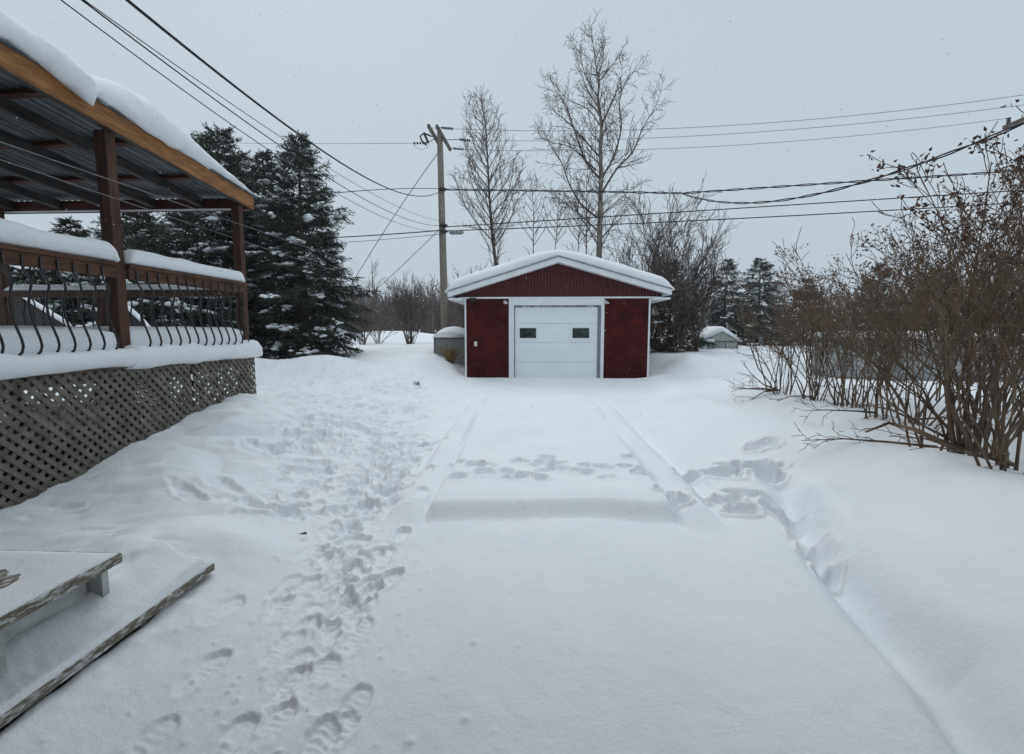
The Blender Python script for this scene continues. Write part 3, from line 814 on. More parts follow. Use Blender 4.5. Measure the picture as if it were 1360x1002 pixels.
gy = 24.0
A = at(934, 470, gy); B = at(979, 470, gy)
gh = thing('garden_shed', ((A.x+B.x)/2, gy+.9, 0), 'tiny pale green-grey garden shed with snowy gable before the spruces', 'shed')
ze = at(950, 453.5, gy).z; zr = at(950, 441, gy).z+.05; gb = .3
front = .62; xm = A.x+(B.x-A.x)*.52; xc = A.x+(B.x-A.x)*.25
b = MB(); b.box(A.x, B.x, gy, gy+1.9, gb, ze); b.prism([(A.x,ze+.001),(B.x,ze+.001),(xm,zr-.04)], 'y', gy, gy+1.9); b.build('shed_wall', M['green'], gh)
b = MB()
for x in (A.x-.01, A.x+.42, A.x+1.02, B.x-.03): b.box(x, x+.04, gy-.02, gy-.003, gb, ze)
b.box(A.x, B.x, gy-.025, gy-.003, ze-.03, ze+.01)
b.build('shed_trim', M['arm'], gh)
b = MB(); b.box(A.x+.47, A.x+1.0, gy-.015, gy-.003, gb+.1, ze-.06); b.box(A.x+1.08,B.x-.06,gy-.015,gy-.003,gb+.62,ze-.08); b.build('shed_door', M['poolwall'], gh)
b = MB(); rg = []
for i in range(11):
    y = gy-.15+2.2*i/10; e = 1 if 0 < i < 10 else .5; t = []
    for k in range(17):
        x = A.x-.16+(B.x-A.x+.32)*k/16; s = math.sin(math.pi*min(max(k/16,.03),.97))**.3
        zz = float(np.interp(x,[A.x-.16,xm,B.x+.16],[ze-.03,zr,ze-.03]))
        t.append((x,y,zz+.24*s*e))
    rg.append(t+[(B.x+.16,y,ze-.03),(xm,y,zr-.01),(A.x-.16,y,ze-.03)])
b.rings(rg); b.build('roof_snow', M['snowcap'], gh, smooth=True)

pc = at(1240, 470, 13.6)
pool = thing('swimming_pool', (pc.x, 13.6, 0), 'round above-ground pool with ribbed grey wall and snow on top behind the hedge', 'pool')
R = 2.75; ztp = at(1200,450,11.5).z; 
b = MB(); n = 96
outer = [(pc.x+(R+.012*(i%2))*math.cos(2*math.pi*i/n), 13.6+(R+.012*(i%2))*math.sin(2*math.pi*i/n)) for i in range(n)]
b.rings([[(x,y,.1) for x,y in outer],[(x,y,ztp-.06) for x,y in outer]], cap=False); b.build('pool_wall', M['poolwall'], pool)
b = MB(); b.rings([[(pc.x+r*math.cos(2*math.pi*i/n),13.6+r*math.sin(2*math.pi*i/n),z) for i in range(n)] for r,z in ((R+.06,ztp-.058),(R+.06,ztp-.01),(R-.15,ztp-.01),(R-.15,ztp-.058),(R+.06,ztp-.058))], cap=False); b.build('pool_rim', M['tank'], pool)
for i in range(14):
    a = 2*math.pi*(i+.5)/14; x, y = pc.x+(R+.045)*math.cos(a), 13.6+(R+.045)*math.sin(a)
    b = MB(); b.tube([Vector((x,y,.1)),Vector((x,y,ztp-.06))], .045, 8); b.build('pool_post', M['tank'], pool)
b = MB(); rg = []
for r, h in ((R+.05,.0),(R+.06,.06),(R,.12),(R-.3,.16),(R-1,.17),(.3,.18)):
    rg.append([(pc.x+r*math.cos(2*math.pi*i/48), 13.6+r*math.sin(2*math.pi*i/48), ztp-.008+h) for i in range(48)])
b.rings(rg); b.build('snow_cap', M['snowcap'], pool, smooth=True)

# ------------------------------------------------------------ utility poles
def pole_tube(mb, p0, p1, r0, r1): 
    pts = [Vector(p0).lerp(Vector(p1), i/8) for i in range(9)]
    mb.tube(pts, [r0+(r1-r0)*i/8 for i in range(9)], 14)
def bead_string(mb, a, b_, n=5, r=.06):
    a = Vector(a); b_ = Vector(b_); d = (b_-a)
    mb.tube([a, b_], .012, 6)
    for i in range(n):
        c = a + d*((i+.6)/n); u = d.normalized()*.02
        mb.tube([c-u*1.4, c-u, c+u, c+u*1.4], [.02, r, r*.8, .02], 10)
PB = at(592, 470, 20.0); PT = at(584, 176, 20.0)
pole = thing('utility_pole', (PB.x, 20, 0), 'tall leaning wooden utility pole with crossarms behind the grey box by the garage', 'utility pole')
b = MB(); pole_tube(b, (PB.x,20,.0), tuple(PT), .17, .115); b.build('pole_shaft', M['pole'], pole, smooth=True)
for s, px0, py0, d0, px1, py1, d1 in ((0, 580,169,18.9, 598,198,21.3),(1, 569,169,18.9, 587,197,21.3)):
    b = MB(); a = at(px0,py0,d0); c = at(px1,py1,d1); c.z = a.z = (a.z+c.z)/2; b.beam(a, c, .095, .13); b.build('crossarm', M['arm'], pole)
    if s == 0: armA, armB = a, c
    else: armC, armD = a, c
ins = []
for k, (px,py,d) in enumerate(((583,171,19.1),(590,185,20.3),(596,196,21.1))):
    t = (.06,.55,.94)[k]
    a = armA.lerp(armB, t)+Vector((.05,0,.0)); e = a+Vector((.55 if k!=1 else 1.0,-.02,-.06))
    b = MB(); bead_string(b, e-Vector((.45,0,-.05)), e, 6, .055); b.tube([a, e-Vector((.45,0,-.05))], .014, 5); b.build('insulator', M['insul'], pole)
    ins.append(e)
a = armC.lerp(armD, .5); e0 = at(568,190,20.2); e1 = at(549,190.5,20.2)
b = MB(); bead_string(b, e0, e1, 5, .055); b.tube([a, e0], .014, 5); b.build('insulator', M['insul'], pole); insL = e1
b = MB(); pts = [at(572,181,19.8), at(563,177,19.8), at(558,181,19.8), at(560,187,19.8), at(566,193,19.8)]
b.tube(pts, .035, 7); b.tube([at(563,177,19.8), at(569,190,19.8)], .045, 8); b.tube([at(572,181,19.8), at(578,182,20)], .02, 6); b.build('fuse_cutout', M['insul'], pole)
b = MB()
pts = [at(549,191,20.2), at(552,196,20.2), at(560,199,20.1), at(568,196,20), at(569,191,19.9)]
b.tube(pts, .008, 4); b.tube([at(569,177,19.8), at(576,170,19.6), at(586,172,19.4)], .008, 4); b.build('jumper_wire', M['wiregrey'], pole)
for py in (252, 300, 308):
    q = at(585+(py-176)*8/294, py, 19.87); b = MB(); b.tube([q+Vector((0,.0,-.05)), q+Vector((0,0,.05))], .15, 12); b.tube([q+Vector((.1,-.02,0)), q+Vector((.2,-.05,0))], .03, 6); b.build('pole_clamp', M['insul'], pole)

P2B = Vector((18.6, 18.0, .3))
pole2 = thing('utility_pole', (18.6, 18, 0), 'wooden utility pole half hidden in the hedge at the right edge of the photo', 'utility pole')
b = MB(); pole_tube(b, (18.6,18,.0), (18.6,18,9.6), .17, .12); b.build('pole_shaft', M['pole'], pole2, smooth=True)
zc = at(1334, 169, 19.2).z
b = MB(); c0 = at(1333,170,19.3); c1 = Vector((c0.x+.12, 16.7, c0.z)); b.beam(c0, c1, .10, .13); b.build('crossarm', M['arm'], pole2)
b = MB(); c2 = c0.lerp(c1,.06)+Vector((0,0,.07)); bead_string(b, c2, c2+Vector((0,0,.22)), 3, .075); b.build('insulator', M['insul'], pole2)
ends2 = [Vector((c0.x+.05, 16.8, c0.z+.25)), Vector((c0.x+.05, 18.0, c0.z+.3)), c2+Vector((0,0,.2))]

# ------------------------------------------------------------ wires
def wire(A, mids, B, r, m, label, twist=0, name='cable', group=None, ext=0):
    "A, B world points; mids = pixels passed between them"
    ts = [0.0]; zs_ = [A.z]
    for px, py in mids:
        d = ray(px, py)
        # intersection in plan of the ray with A-B
        ex, ey = B.x-A.x, B.y-A.y
        det = d.x*(-ey) + d.y*ex
        ax2, ay2 = A.x-EYE.x, A.y-EYE.y
        s = (ax2*(-ey) + ay2*ex)/det
        q = EYE + d*s
        t = ((q.x-A.x)*ex+(q.y-A.y)*ey)/(ex*ex+ey*ey)
        ts.append(t); zs_.append(q.z)
    ts.append(1.0); zs_.append(B.z)
    c = np.polyfit(ts, zs_, min(2, len(ts)-1))
    # exact ends
    n = 48; pts = []
    e0 = A.z-np.polyval(c,0); e1 = B.z-np.polyval(c,1)
    for i in range(n+1):
        t = i/n
        z = float(np.polyval(c, t)) + e0*(1-t)+e1*t
        pts.append(Vector((A.x+(B.x-A.x)*t, A.y+(B.y-A.y)*t, z)))
    mb = MB()
    if twist:
        L = (B-A).length; nn = int(L*5)
        for ph in (0, math.pi):
            pp = []
            for i in range(nn+1):
                t = i/nn*n; k = min(int(t), n-1); q = pts[k].lerp(pts[k+1], t-k)
                a = i*twist+ph+.6*math.sin(i*.13)
                pp.append(q+Vector((0, math.cos(a)*r*1.5, math.sin(a)*r*1.5)))
            mb.tube(pp, r, 4)
    else: mb.tube(pts, r, 5)
    o = mb.build(name, m, None, smooth=True)
    return tag(o, label, 'cable', group)
GR = 'overhead cables'
wire(ins[0], [(920,168),(1080,160.5)], ends2[0], .009, M['wiregrey'], 'thin high wire, uppermost of three running right from the leaning pole', group=GR)
wire(ins[1], [(920,181),(1080,170)], ends2[1], .009, M['wiregrey'], 'thin high wire, middle of three running right from the leaning pole', group=GR)
wire(ins[2], [(920,196),(1080,186)], ends2[2], .009, M['wiregrey'], 'thin high wire, lowest of three running right to the crossarm insulator', group=GR)
wire(insL, [(400,191)], at(120,185,24), .009, M['wiregrey'], 'thin wire running left from leaning pole above the spruce tops', group=GR)
pw = lambda py: at(585+(py-176)*8/294, py, 19.85)
J = at(905, 257, 19.2)
wire(pw(252), [(740,254)], J, .018, M['wire'], 'twisted service cable sagging from leaning pole across the bare trees', twist=.8, group=GR)
wire(J, [(1000,252),(1120,242)], at(1372,226,18), .018, M['wire'], 'twisted cable running right from the splice to the far pole', twist=.8, group=GR)
wire(J, [(1000,267.5),(1080,262),(1150,241)], at(1420,138,7.5), .014, M['wire'], 'black drop cable dipping from the splice then rising to right edge', twist=.7, group=GR)
wire(at(250,282,9.5), [(430,258)], pw(251), .012, M['wire'], 'black cable running from deck roof corner to the leaning pole', group=GR)
wire(at(120,-40,3.2), [(258,88),(400,186),(500,244)], pw(253), .0125, M['wire'], 'thickest black cable descending from top left to the leaning pole', group=GR)
wire(pw(302), [(740,293),(880,282),(1080,272)], at(1375,252,17.8), .020, M['wire'], 'black cable, upper of the low pair passing just above the garage', group=GR)
wire(pw(307), [(740,302.5),(880,294.5),(1080,286)], at(1375,268,17.8), .020, M['wire'], 'black cable, lower of the low pair passing just above the garage', group=GR)
wire(at(300,320,24), [(440,316)], pw(306), .024, M['wire'], 'black cable running left from leaning pole into the spruces', group=GR)
wire(at(300,327,24), [(460,322)], pw(311), .013, M['wiregrey'], 'grey cable just below the black one left of the leaning pole', group=GR)
wire(at(70,-8,4), [(200,84),(330,180),(450,258)], pw(306), .006, M['wire'], 'leftmost thin wire descending from top left to the leaning pole', group=GR)
wire(at(98,-8,4), [(160,42),(270,125),(400,213)], pw(300), .0075, M['wire'], 'second thin wire from left descending from top left to pole', group=GR)
wire(at(100,-8,4), [(160,38),(270,112),(400,197),(500,262)], pw(294), .005, M['wire'], 'third thin wire from left descending from top left to pole', group=GR)
wire(pw(198), [(527,282)], Vector(at(440,425,24)), .016, M['wiregrey'], 'upper guy wire slanting down left from the leaning pole top', name='guy_wire', group='guy wires')
wire(pw(300), [(550,338)], Vector(at(480,402,24)), .014, M['wiregrey'], 'lower guy wire slanting down left from the middle of pole', name='guy_wire', group='guy wires')
wire(at(-60,168,3.0), [(155,241),(250,275)], at(474,350,15), .0045, M['wiregrey'], 'upper clothesline passing under the deck roof towards the spruce', name='clothesline', group='clotheslines')
wire(at(-60,192,3.0), [(155,261),(250,297)], at(440,358,15), .0045, M['wiregrey'], 'lower clothesline passing under the deck roof towards the spruce', name='clothesline', group='clotheslines')
q = at(606, 309, 19.8)
b = MB(); b.tube([q-Vector((.3,0,0)), q-Vector((.22,0,0)), q+Vector((.22,0,0)), q+Vector((.3,0,0))], [.03,.085,.085,.03], 10)
tag(b.build('splice_case', M['tank'], None, smooth=True), 'grey cylindrical splice case hanging on cable right of the pole', 'splice case')

# ------------------------------------------------------------ bare trees
def rand_perp(d, rnd):
    v = Vector((rnd.gauss(0,1), rnd.gauss(0,1), rnd.gauss(0,1))); v = v - d*v.dot(d)
    return v.normalized() if v.length > 1e-4 else Vector((1,0,0))
def grow(mb, p, d, L, r, lev, rnd, P_):
    n = max(3, int(L/P_['seg'])) if lev < 3 else 3
    n = min(n, 9)
    pts = [p.copy()]; rad = [r]; q = p.copy(); dd = d.normalized()
    for i in range(n):
        dd = (dd + rand_perp(dd, rnd)*P_['wob']*rnd.random() + Vector((0,0,P_['up']))).normalized()
        q = q + dd*(L/n); pts.append(q.copy()); rad.append(max(P_['rmin'], r*(1-.8*(i+1)/n)))
    mb.tube(pts, rad, 5 if r > .03 else 3, cap=False)
    if lev >= P_['lev']: 
        if 'tips' in P_: P_['tips'].append((pts[-1], dd.copy()))
        return
    spawn(mb, pts, rad, L, lev, rnd, P_)
def spawn(mb, pts, rad, L, lev, rnd, P_, t0=None, dens=None):
    k = int(L*P_['dens'][lev]) + 1
    if dens: k = int(k*dens)
    t0 = P_['t0'] if t0 is None else t0
    N = len(pts)-1
    for j in range(k):
        t = t0+(1-t0)*(j+rnd.random())/k
        f = t*N; i = min(int(f), N-1); p = pts[i].lerp(pts[i+1], f-i); dd = (pts[i+1]-pts[i]).normalized()
        a = math.radians(rnd.uniform(*P_['ang']))
        nd = dd*math.cos(a) + rand_perp(dd, rnd)*math.sin(a)
        l2 = L*rnd.uniform(*P_['ratio'])*(1.15-.85*t)
        l2 = min(l2, P_.get('maxl', 99))
        if l2 < P_['lmin']: l2 = P_['lmin']*rnd.uniform(.6,1.1)
        R = rad[i]*(1-(f-i)) + rad[i+1]*(f-i)
        grow(mb, p, nd, l2, max(P_['rmin'], min(R*.65, l2*.012+.002)), lev+1, rnd, P_)

# tall aspen, traced limbs
z8 = lambda zx, zy, Y: at(520+zx/2.9475, 20+zy/2.9475, Y)
def traced(name, Y, trunk, limbs, r0, seed, label, P_, m1, cat='tree', group=None):
    rnd = random.Random(seed)
    base_ = z8(*trunk[0], Y); base_.z = G(base_.x, Y)-.1
    o = thing(name, (base_.x, Y, G(base_.x, Y)), label, cat, group)
    tr = MB(); cr = MB()
    pts = [base_] + [z8(x, y, Y+rnd.uniform(-.15,.15)) for x, y in trunk]
    Lt = sum((pts[i+1]-pts[i]).length for i in range(len(pts)-1))
    acc = 0; rad = [r0]
    for i in range(len(pts)-1):
        acc += (pts[i+1]-pts[i]).length; rad.append(max(.012, r0*(1-acc/Lt)**.85))
    tr.tube(pts, rad, 9)
    spawn(cr, pts, rad, Lt*.32, 0, rnd, P_, t0=.1, dens=2.4)
    for lm in limbs:
        dz = rnd.uniform(-.7,.7)
        pp = [z8(x, y, Y+dz*i*.5) for i, (x, y) in enumerate(lm)]
        pp[0].y = Y
        L = sum((pp[i+1]-pp[i]).length for i in range(len(pp)-1))
        n = len(pp); sm = []
        for i in range(n-1):
            for k in range(3):
                t = k/3
                p0 = pp[max(i-1,0)]; p1 = pp[i]; p2 = pp[i+1]; p3 = pp[min(i+2,n-1)]
                sm.append(.5*((2*p1)+(p2-p0)*t+(2*p0-5*p1+4*p2-p3)*t*t+(3*p1-3*p2+p3-p0)*t*t*t))
        sm.append(pp[-1]); k = len(sm)
        rr = min(r0*.42, .0085*L+.008)
        rd = [max(.007, rr*(1-.88*i/(k-1))**1.1) for i in range(k)]
        cr.tube(sm, rd, 6)
        spawn(cr, sm, rd, L*.62, 0, rnd, P_, t0=.12, dens=1.5)
    tr.build('trunk', m1, o, smooth=True); cr.build('crown', M['twig'], o, smooth=True)
    return o
PA = dict(seg=.4, wob=.42, up=.07, rmin=.0078, lev=2, dens=[5.5,6.5,4], t0=.12, ang=(28,62), ratio=(.32,.56), lmin=.35, maxl=2.6)
traced('aspen_tree', 24.0, [(812,955),(816,800),(820,650),(818,520),(822,430),(808,340),(812,260),(800,200),(790,120),(782,45)],
  [[(818,645),(762,575),(722,470),(685,360),(645,300),(620,245)], [(816,800),(745,745),(695,660),(662,570),(615,500),(585,430)],
   [(810,360),(770,300),(742,225),(705,110)], [(820,640),(868,560),(900,440),(892,340),(930,240),(985,205)], [(822,700),(880,605),(945,535),(985,440),(1038,350),(1062,262)],
   [(816,790),(870,740),(940,685),(992,645)], [(810,262),(842,222),(882,172),(912,115)], [(806,240),(830,150),(826,50)], [(812,850),(730,775),(650,715),(565,650)],
   [(800,610),(705,520),(625,500),(575,470)], [(820,440),(770,370),(690,330),(640,270)], [(820,430),(870,330),(900,240),(905,170)], [(815,880),(890,800),(960,740)], [(812,330),(760,240),(735,150),(700,95)],
   [(818,560),(700,430),(640,380),(610,330)]],
  .20, 4, 'tallest bare aspen with pale trunk and spreading crown behind the garage', PA, M['aspen'])
PBb = dict(PA); PBb.update(up=.10, ang=(22,45), dens=[5,6,4])
lb_ = []
rb_ = random.Random(8)
for i in range(26):
    t = .08+.85*i/26; yy = 960-640*t; xx = 408-62*t**.9
    s = -1 if i % 2 else 1
    L = (1-t)**.8*210+30
    a = rb_.uniform(.42,.72)
    lb_.append([(xx,yy),(xx+s*L*a*.45,yy-L*.35),(xx+s*L*a*.78,yy-L*.75),(xx+s*L*a*.95,yy-L*1.12)])
traced('birch_tree', 24.5, [(408,975),(393,850),(382,700),(376,560),(370,440),(358,380),(345,318)], lb_, .13, 6,
       'bare slender tree with narrow upswept crown between pole and aspen', PBb, M['twig'])
for k, (tr_, seed, lab, Y, r0) in enumerate((([(555,935),(556,800),(552,700),(545,640)], 21, 'thin bare sapling between slender tree and tall aspen, left one', 25, .05),
                         ([(640,920),(650,820),(655,740),(660,690)], 22, 'thin bare sapling in front of aspen limbs, left of the aspen trunk', 26, .05),
                         ([(762,930),(764,820),(762,700),(768,580)], 23, 'dark upright bare sapling close beside the aspen trunk', 23, .06),
                         ([(730,925),(735,830),(725,740),(728,680)], 24, 'short bare sapling left of the dark upright sapling', 25, .05))):
    P3 = dict(PBb); P3['lev'] = 2; P3['dens'] = [2.6,2.2,2]
    rr = random.Random(seed); lm = []
    x0, y0 = tr_[0]; x1, y1 = tr_[-1]
    for i in range(12):
        t = .1+.8*i/12; s = -1 if i % 2 else 1; L = (1-t)*110+20
        xx = x0+(x1-x0)*t; yy = y0+(y1-y0)*t
        lm.append([(xx,yy),(xx+s*L*.35,yy-L*.5),(xx+s*L*.5,yy-L)])
    traced('bare_sapling', Y, tr_, lm, r0, seed, lab, P3, M['twig'], group='bare saplings behind the garage')

# shrubs (multi-stem)
def shrub_mesh(seed, hgt, spread, stems, P_, tips=True, lean=(0,0), rst=.016):
    rnd = random.Random(seed); mb = MB(); P_ = dict(P_); P_['tips'] = []
    for i in range(stems):
        a = rnd.uniform(0, 6.283); s = rnd.random()**.7*spread
        d = Vector((math.cos(a)*s+lean[0], math.sin(a)*s+lean[1], 1)).normalized()
        p = Vector((math.cos(a)*.22*rnd.random(), math.sin(a)*.22*rnd.random(), -.12))
        L = hgt*rnd.uniform(.65,1.08)*(1+.15*s)
        grow(mb, p, d, L, rst*rnd.uniform(.7,1.5), 0, rnd, P_)
    tb = MB()
    for p, d in P_['tips']:
        if tips and rnd.random() < (tips*.8 if p.z > hgt*.80 else tips*.06):
            for k in range(rnd.randint(4,9)):
                c = p + Vector((rnd.gauss(0,.028), rnd.gauss(0,.028), rnd.uniform(-.06,.05)))
                v = Vector((rnd.gauss(0,1),rnd.gauss(0,1),rnd.gauss(.3,1))).normalized()*rnd.uniform(.018,.04)
                w_ = rand_perp(v.normalized(), rnd)*rnd.uniform(.007,.014)
                tb.add([tuple(c-v*.5),tuple(c+w_),tuple(c+v),tuple(c-w_)], [(0,1,2,3)])
    return mb, tb
def make_shrub(name, loc, label, cat, group, seed, hgt, spread, stems, P_, tips, m1, lean=(0,0), rst=.016, low=None):
    o = thing(name, (0,0,0), label, cat, group)
    mb, tb = shrub_mesh(seed, hgt, spread, stems, P_, tips, lean, rst)
    if low:
        rnd = random.Random(seed+1); P4 = dict(P_); P4['up'] = .0; P4['tips'] = []
        for (dx, dy, L, dz) in low:
            grow(mb, Vector((0,0,.05)), Vector((dx,dy,dz)), L, .017, 0, rnd, P4)
    mb.build('stems', m1, o, smooth=True)
    if tips: tb.build('dried_seed_heads', M['seed'], o)['kind'] = 'stuff'
    o.location = loc
    return o
PS = dict(seg=.35, wob=.45, up=.05, rmin=.0031, lev=2, dens=[5.6,6.0,5], t0=.40, ang=(18,48), ratio=(.26,.48), lmin=.16, maxl=1.1)
def gp(px, py, z): p = gnd(px, py, z); return (p.x, p.y, G(p.x, p.y))
HG = 'bare shrubs of the hedge on the right'
hedge = [
 (1035,522,.35,2.0,.36,16,31,'leftmost bare hedge shrub, its low twigs reaching over the snow', [(-1,-.2,1.0,.35),(-1,-.4,1.1,.28),(-1,.1,.9,.45),(-.8,-.5,1.0,.3)]),
 (1078,528,.35,2.1,.32,17,32,'second bare hedge shrub from the left, dense brown twigs', [(-1,-.4,1.0,.3)]),
 (1128,537,.36,2.3,.26,19,33,'third hedge shrub with a tight bunch of upright stems', [(-.9,-.3,.9,.3)]),
 (1165,552,.36,2.15,.36,15,34,'fourth hedge shrub with stems leaning out low to the left', [(-1,-.3,1.1,.25)]),
 (1212,562,.36,2.3,.36,14,35,'hedge shrub in the middle gap with sparse crossing stems', [(-1,-.4,1.0,.25),(.8,-.3,.9,.35)]),
 (1245,590,.36,2.2,.45,10,36,'sprawling hedge shrub with a thick bough lying on the snow', [(-.9,.5,1.2,.4)]),
 (1292,602,.36,2.7,.25,29,37,'tall dense hedge shrub, the one with the thickest stem clump', [(-1,-.1,1.1,.35),(-.9,.4,1.2,.5)]),
 (1345,628,.36,2.45,.34,15,38,'nearest hedge shrub, at the right edge of the photo', [(-1,-.1,.7,.2),(-.6,-.5,.5,.1)]),
]
for i, (px, py, z, h, sp, n, sd, lab, low) in enumerate(hedge):
    make_shrub('hedge_shrub', gp(px,py,z), lab, 'shrub', HG, sd, h, sp, n, PS, .8, M['shrub'], low=low, rst=.0115 if i < 6 else .0145)
back = [(1090,9.8,2.1,41,'brown hedge shrub in the second row behind the two leftmost'),(1180,9.3,2.25,42,'brown hedge shrub in second row behind the tight upright bunch'),
        (1250,8.0,2.35,43,'brown hedge shrub in second row left of the tallest clump'),(1330,6.6,2.7,44,'tall hedge shrub in second row behind the tallest clump'),
        (1390,6.2,2.8,45,'tall hedge shrub in second row, touching the right edge')]
for px, Y, h, sd, lab in back:
    p = at(px, 480, Y)
    make_shrub('hedge_shrub', (p.x, Y, G(p.x,Y)), lab, 'shrub', HG, sd, h, .38, 11 if px < 1300 else 22, PS, .8, M['shrub'], rst=.011)
# fallen bough
b = MB(); pts = [gnd(x,y,z) for x,y,z in ((1274,598,.38),(1245,585,.46),(1215,571,.52),(1180,562,.50),(1150,574,.42))]
b.tube(pts, [.03,.028,.022,.016,.009], 7)
rnd = random.Random(77); P5 = dict(PS); P5['up'] = .0
spawn(b, pts, [.03,.028,.022,.016,.009], 1.2, 0, rnd, P5, t0=.3)
tag(b.build('fallen_branch', M['shrub'], None, smooth=True), 'fallen bough lying across the snow in front of the hedge', 'branch')

# bare bushes right of the garage
PM = dict(seg=.5, wob=.42, up=.08, rmin=.008, lev=2, dens=[3.4,3.2,4], t0=.25, ang=(15,40), ratio=(.28,.5), lmin=.4, maxl=1.8)
for px, Y, h, n, sd, lab in ((868,23,6.6,18,51,'tall bare thicket bush rising just behind the garage roof on the right'),(900,21,5.2,16,52,'tall bare bush right of the garage roof end'),(835,25,6.0,12,53,'bare bush between the aspen trunk and the garage roof peak'),(775,26,5.6,9,55,'bare bush just left of the aspen trunk above the roof'),(715,27,5.4,8,56,'bare bush above the left slope of the garage roof'),(665,28,4.6,9,57,'low bare bush at the foot of the slender tree'),(625,27,4.0,9,58,'low bare bush between the pole and the slender tree'),
                             (925,22,4.4,15,54,'lower bare bush between the garage and the two spruces')):
    p = at(px, 470, Y)
    make_shrub('bare_bush', (p.x, Y, G(p.x,Y)), lab, 'bush', 'bare bushes beside the garage', sd, h, .28, n, PM, 0, M['twig'], rst=.021)
# field bushes on the left
for px, Y, h, n, sd, sp, lab, m_ in ((545,28,3.7,30,61,.30,'round bare bush standing alone in the snow field left of the pole','fartwig'),(482,30,3.2,14,62,.25,'multi-stemmed bare bush right of the dark spruces','fartwig'),
                             (470,33,3.2,12,63,.3,'bare bush tucked against the spruce branches','fartwig'),(503,31,2.0,14,64,.4,'low bare bush between two taller field bushes','fartwig')):
    p = at(px, 462, Y); P6 = dict(PM); P6['rmin'] = .008; P6['dens'] = [3.4,3.2,3]
    make_shrub('bare_bush', (p.x, Y, G(p.x,Y)), lab, 'bush', 'bare bushes in the snow field', sd, h, sp, n, P6, 0, M[m_], rst=.02)

# ------------------------------------------------------------ spruces
def spruce(name, loc, hgt, rad, seed, label, mat_n, group, clear=.05, snow=.5, dens=1.0, bs=1.0, taper=.72, nd_=1.0):
    rnd = random.Random(seed)
    o = thing(name, loc, label, 'tree', group)
    l = Vector(loc)
    tb = MB(); tb.tube([l+Vector((0,0,-.2)), l+Vector((rnd.gauss(0,.05),0,hgt*.5)), l+Vector((0,0,hgt))], [hgt*.022, hgt*.013, .01], 8)
    tb.build('trunk', M['bark'], o, smooth=True)
    nb = MB(); sb = MB(); wb = MB()
    nwh = int(hgt*8.5*dens)
    gap = [rnd.uniform(.72,1.18) for _ in range(40)]
    for i in range(nwh):
        t = clear+(1-clear)*(i+rnd.uniform(-.5,.5))/nwh
        t = min(max(t, clear), .985)
        z = hgt*t
        R = (rad*((1-t)**taper)+.07)*gap[int(t*34)]
        if t < clear+.06: R *= .85
        k = 6 if t < .9 else 4
        for j in range(k):
            a = rnd.uniform(0, 6.283)
            L = R*rnd.uniform(.55,1.15)
            el = math.radians(-14+62*t**2.2+rnd.uniform(-14,12))
            d = Vector((math.cos(a)*math.cos(el), math.sin(a)*math.cos(el), math.sin(el)))
            n = 6; p = l+Vector((0,0,z)); pts = [p.copy()]; dd = d.copy()
            for q in range(n):
                dd = (dd+Vector((rnd.gauss(0,.05),rnd.gauss(0,.05),(-.09 if q < 3 else .09)*(1-t*.6)))).normalized(); p = p+dd*(L/n); pts.append(p.copy())
            wb.tube(pts, [max(.005,.011*(1-q/n)*(L/1.5)) for q in range(n+1)], 3, cap=False)
            side = dd.cross(Vector((0,0,1))).normalized()
            m = max(4, int(L*10*bs))
            for q in range(m):
                u = .25+.75*(q+rnd.random())/m
                f = u*n; ii = min(int(f), n-1); c = pts[ii].lerp(pts[ii+1], f-ii)
                for sg in (-1,1):
                    tl = (.16+.34*(1-abs(u-.5)*1.1)*min(1,L/1.0))*rnd.uniform(.7,1.25)
                    td = (dd*rnd.uniform(.4,.9) + side*sg*rnd.uniform(.5,1) + Vector((0,0,rnd.uniform(-.75,.15)))).normalized()
                    e = c+td*tl
                    kk = int((4+tl*20)*nd_)
                    for w_ in range(kk):
                        g = (w_+rnd.random())/kk; b0 = c.lerp(e, g)
                        nd = (td*.9+rand_perp(td, rnd)*.75).normalized()*rnd.uniform(.06,.12)
                        wd = rand_perp(nd.normalized(), rnd)*.017
                        nb.v.extend([(b0.x-wd.x,b0.y-wd.y,b0.z-wd.z),(b0.x+wd.x,b0.y+wd.y,b0.z+wd.z),(b0.x+nd.x,b0.y+nd.y,b0.z+nd.z)])
                        o3 = len(nb.v)-3; nb.f.append((o3,o3+1,o3+2))
            if t < .8 and L > .5 and rnd.random() < snow*1.5:
                for q in range(rnd.randint(1,2)):
                    u0 = rnd.uniform(.45,.9); s0_ = rnd.uniform(.04,.13)*min(1.1,L); ne = rnd.randint(3,8)
                    for e_ in range(ne):
                        u = min(1, u0+e_*.055); f = u*n; ii = min(int(f), n-1); c = pts[ii].lerp(pts[ii+1], f-ii)
                        c = c + side*rnd.gauss(0,.05*L)
                        sb.blob((c.x+rnd.gauss(0,.03), c.y+rnd.gauss(0,.03), c.z+.025+rnd.gauss(0,.015)), s0_*rnd.uniform(.5,1.3), s0_*rnd.uniform(.5,1.3), s0_*rnd.uniform(.25,.5), rnd, 7, 4, .4)
    wb.build('limbs', M['bark'], o); nb.build('needles', M[mat_n], o)
    if sb.v:
        q = sb.build('branch_snow', M['snowcap'], o, smooth=True); q['kind'] = 'stuff'
    return o
SG = 'snow-dusted spruces'
def sp(px, ytop, Y, gz=None):
    p = at(px, 470, Y); g = G(p.x, Y) if gz is None else gz
    return (p.x, Y, g), at(px, ytop, Y).z-g
l, h = sp(408,182,16.2); spruce('spruce_tree', l, h, 2.5, 71, 'dark spruce reaching farthest right, its boughs drooping beside the field', 'needle', SG, .07, .42, taper=.62)
l, h = sp(305,176,16.5); spruce('spruce_tree', l, h, 2.9, 72, 'dark spruce with its top just right of the deck roof corner', 'needle', SG, .07, .42, taper=.55)
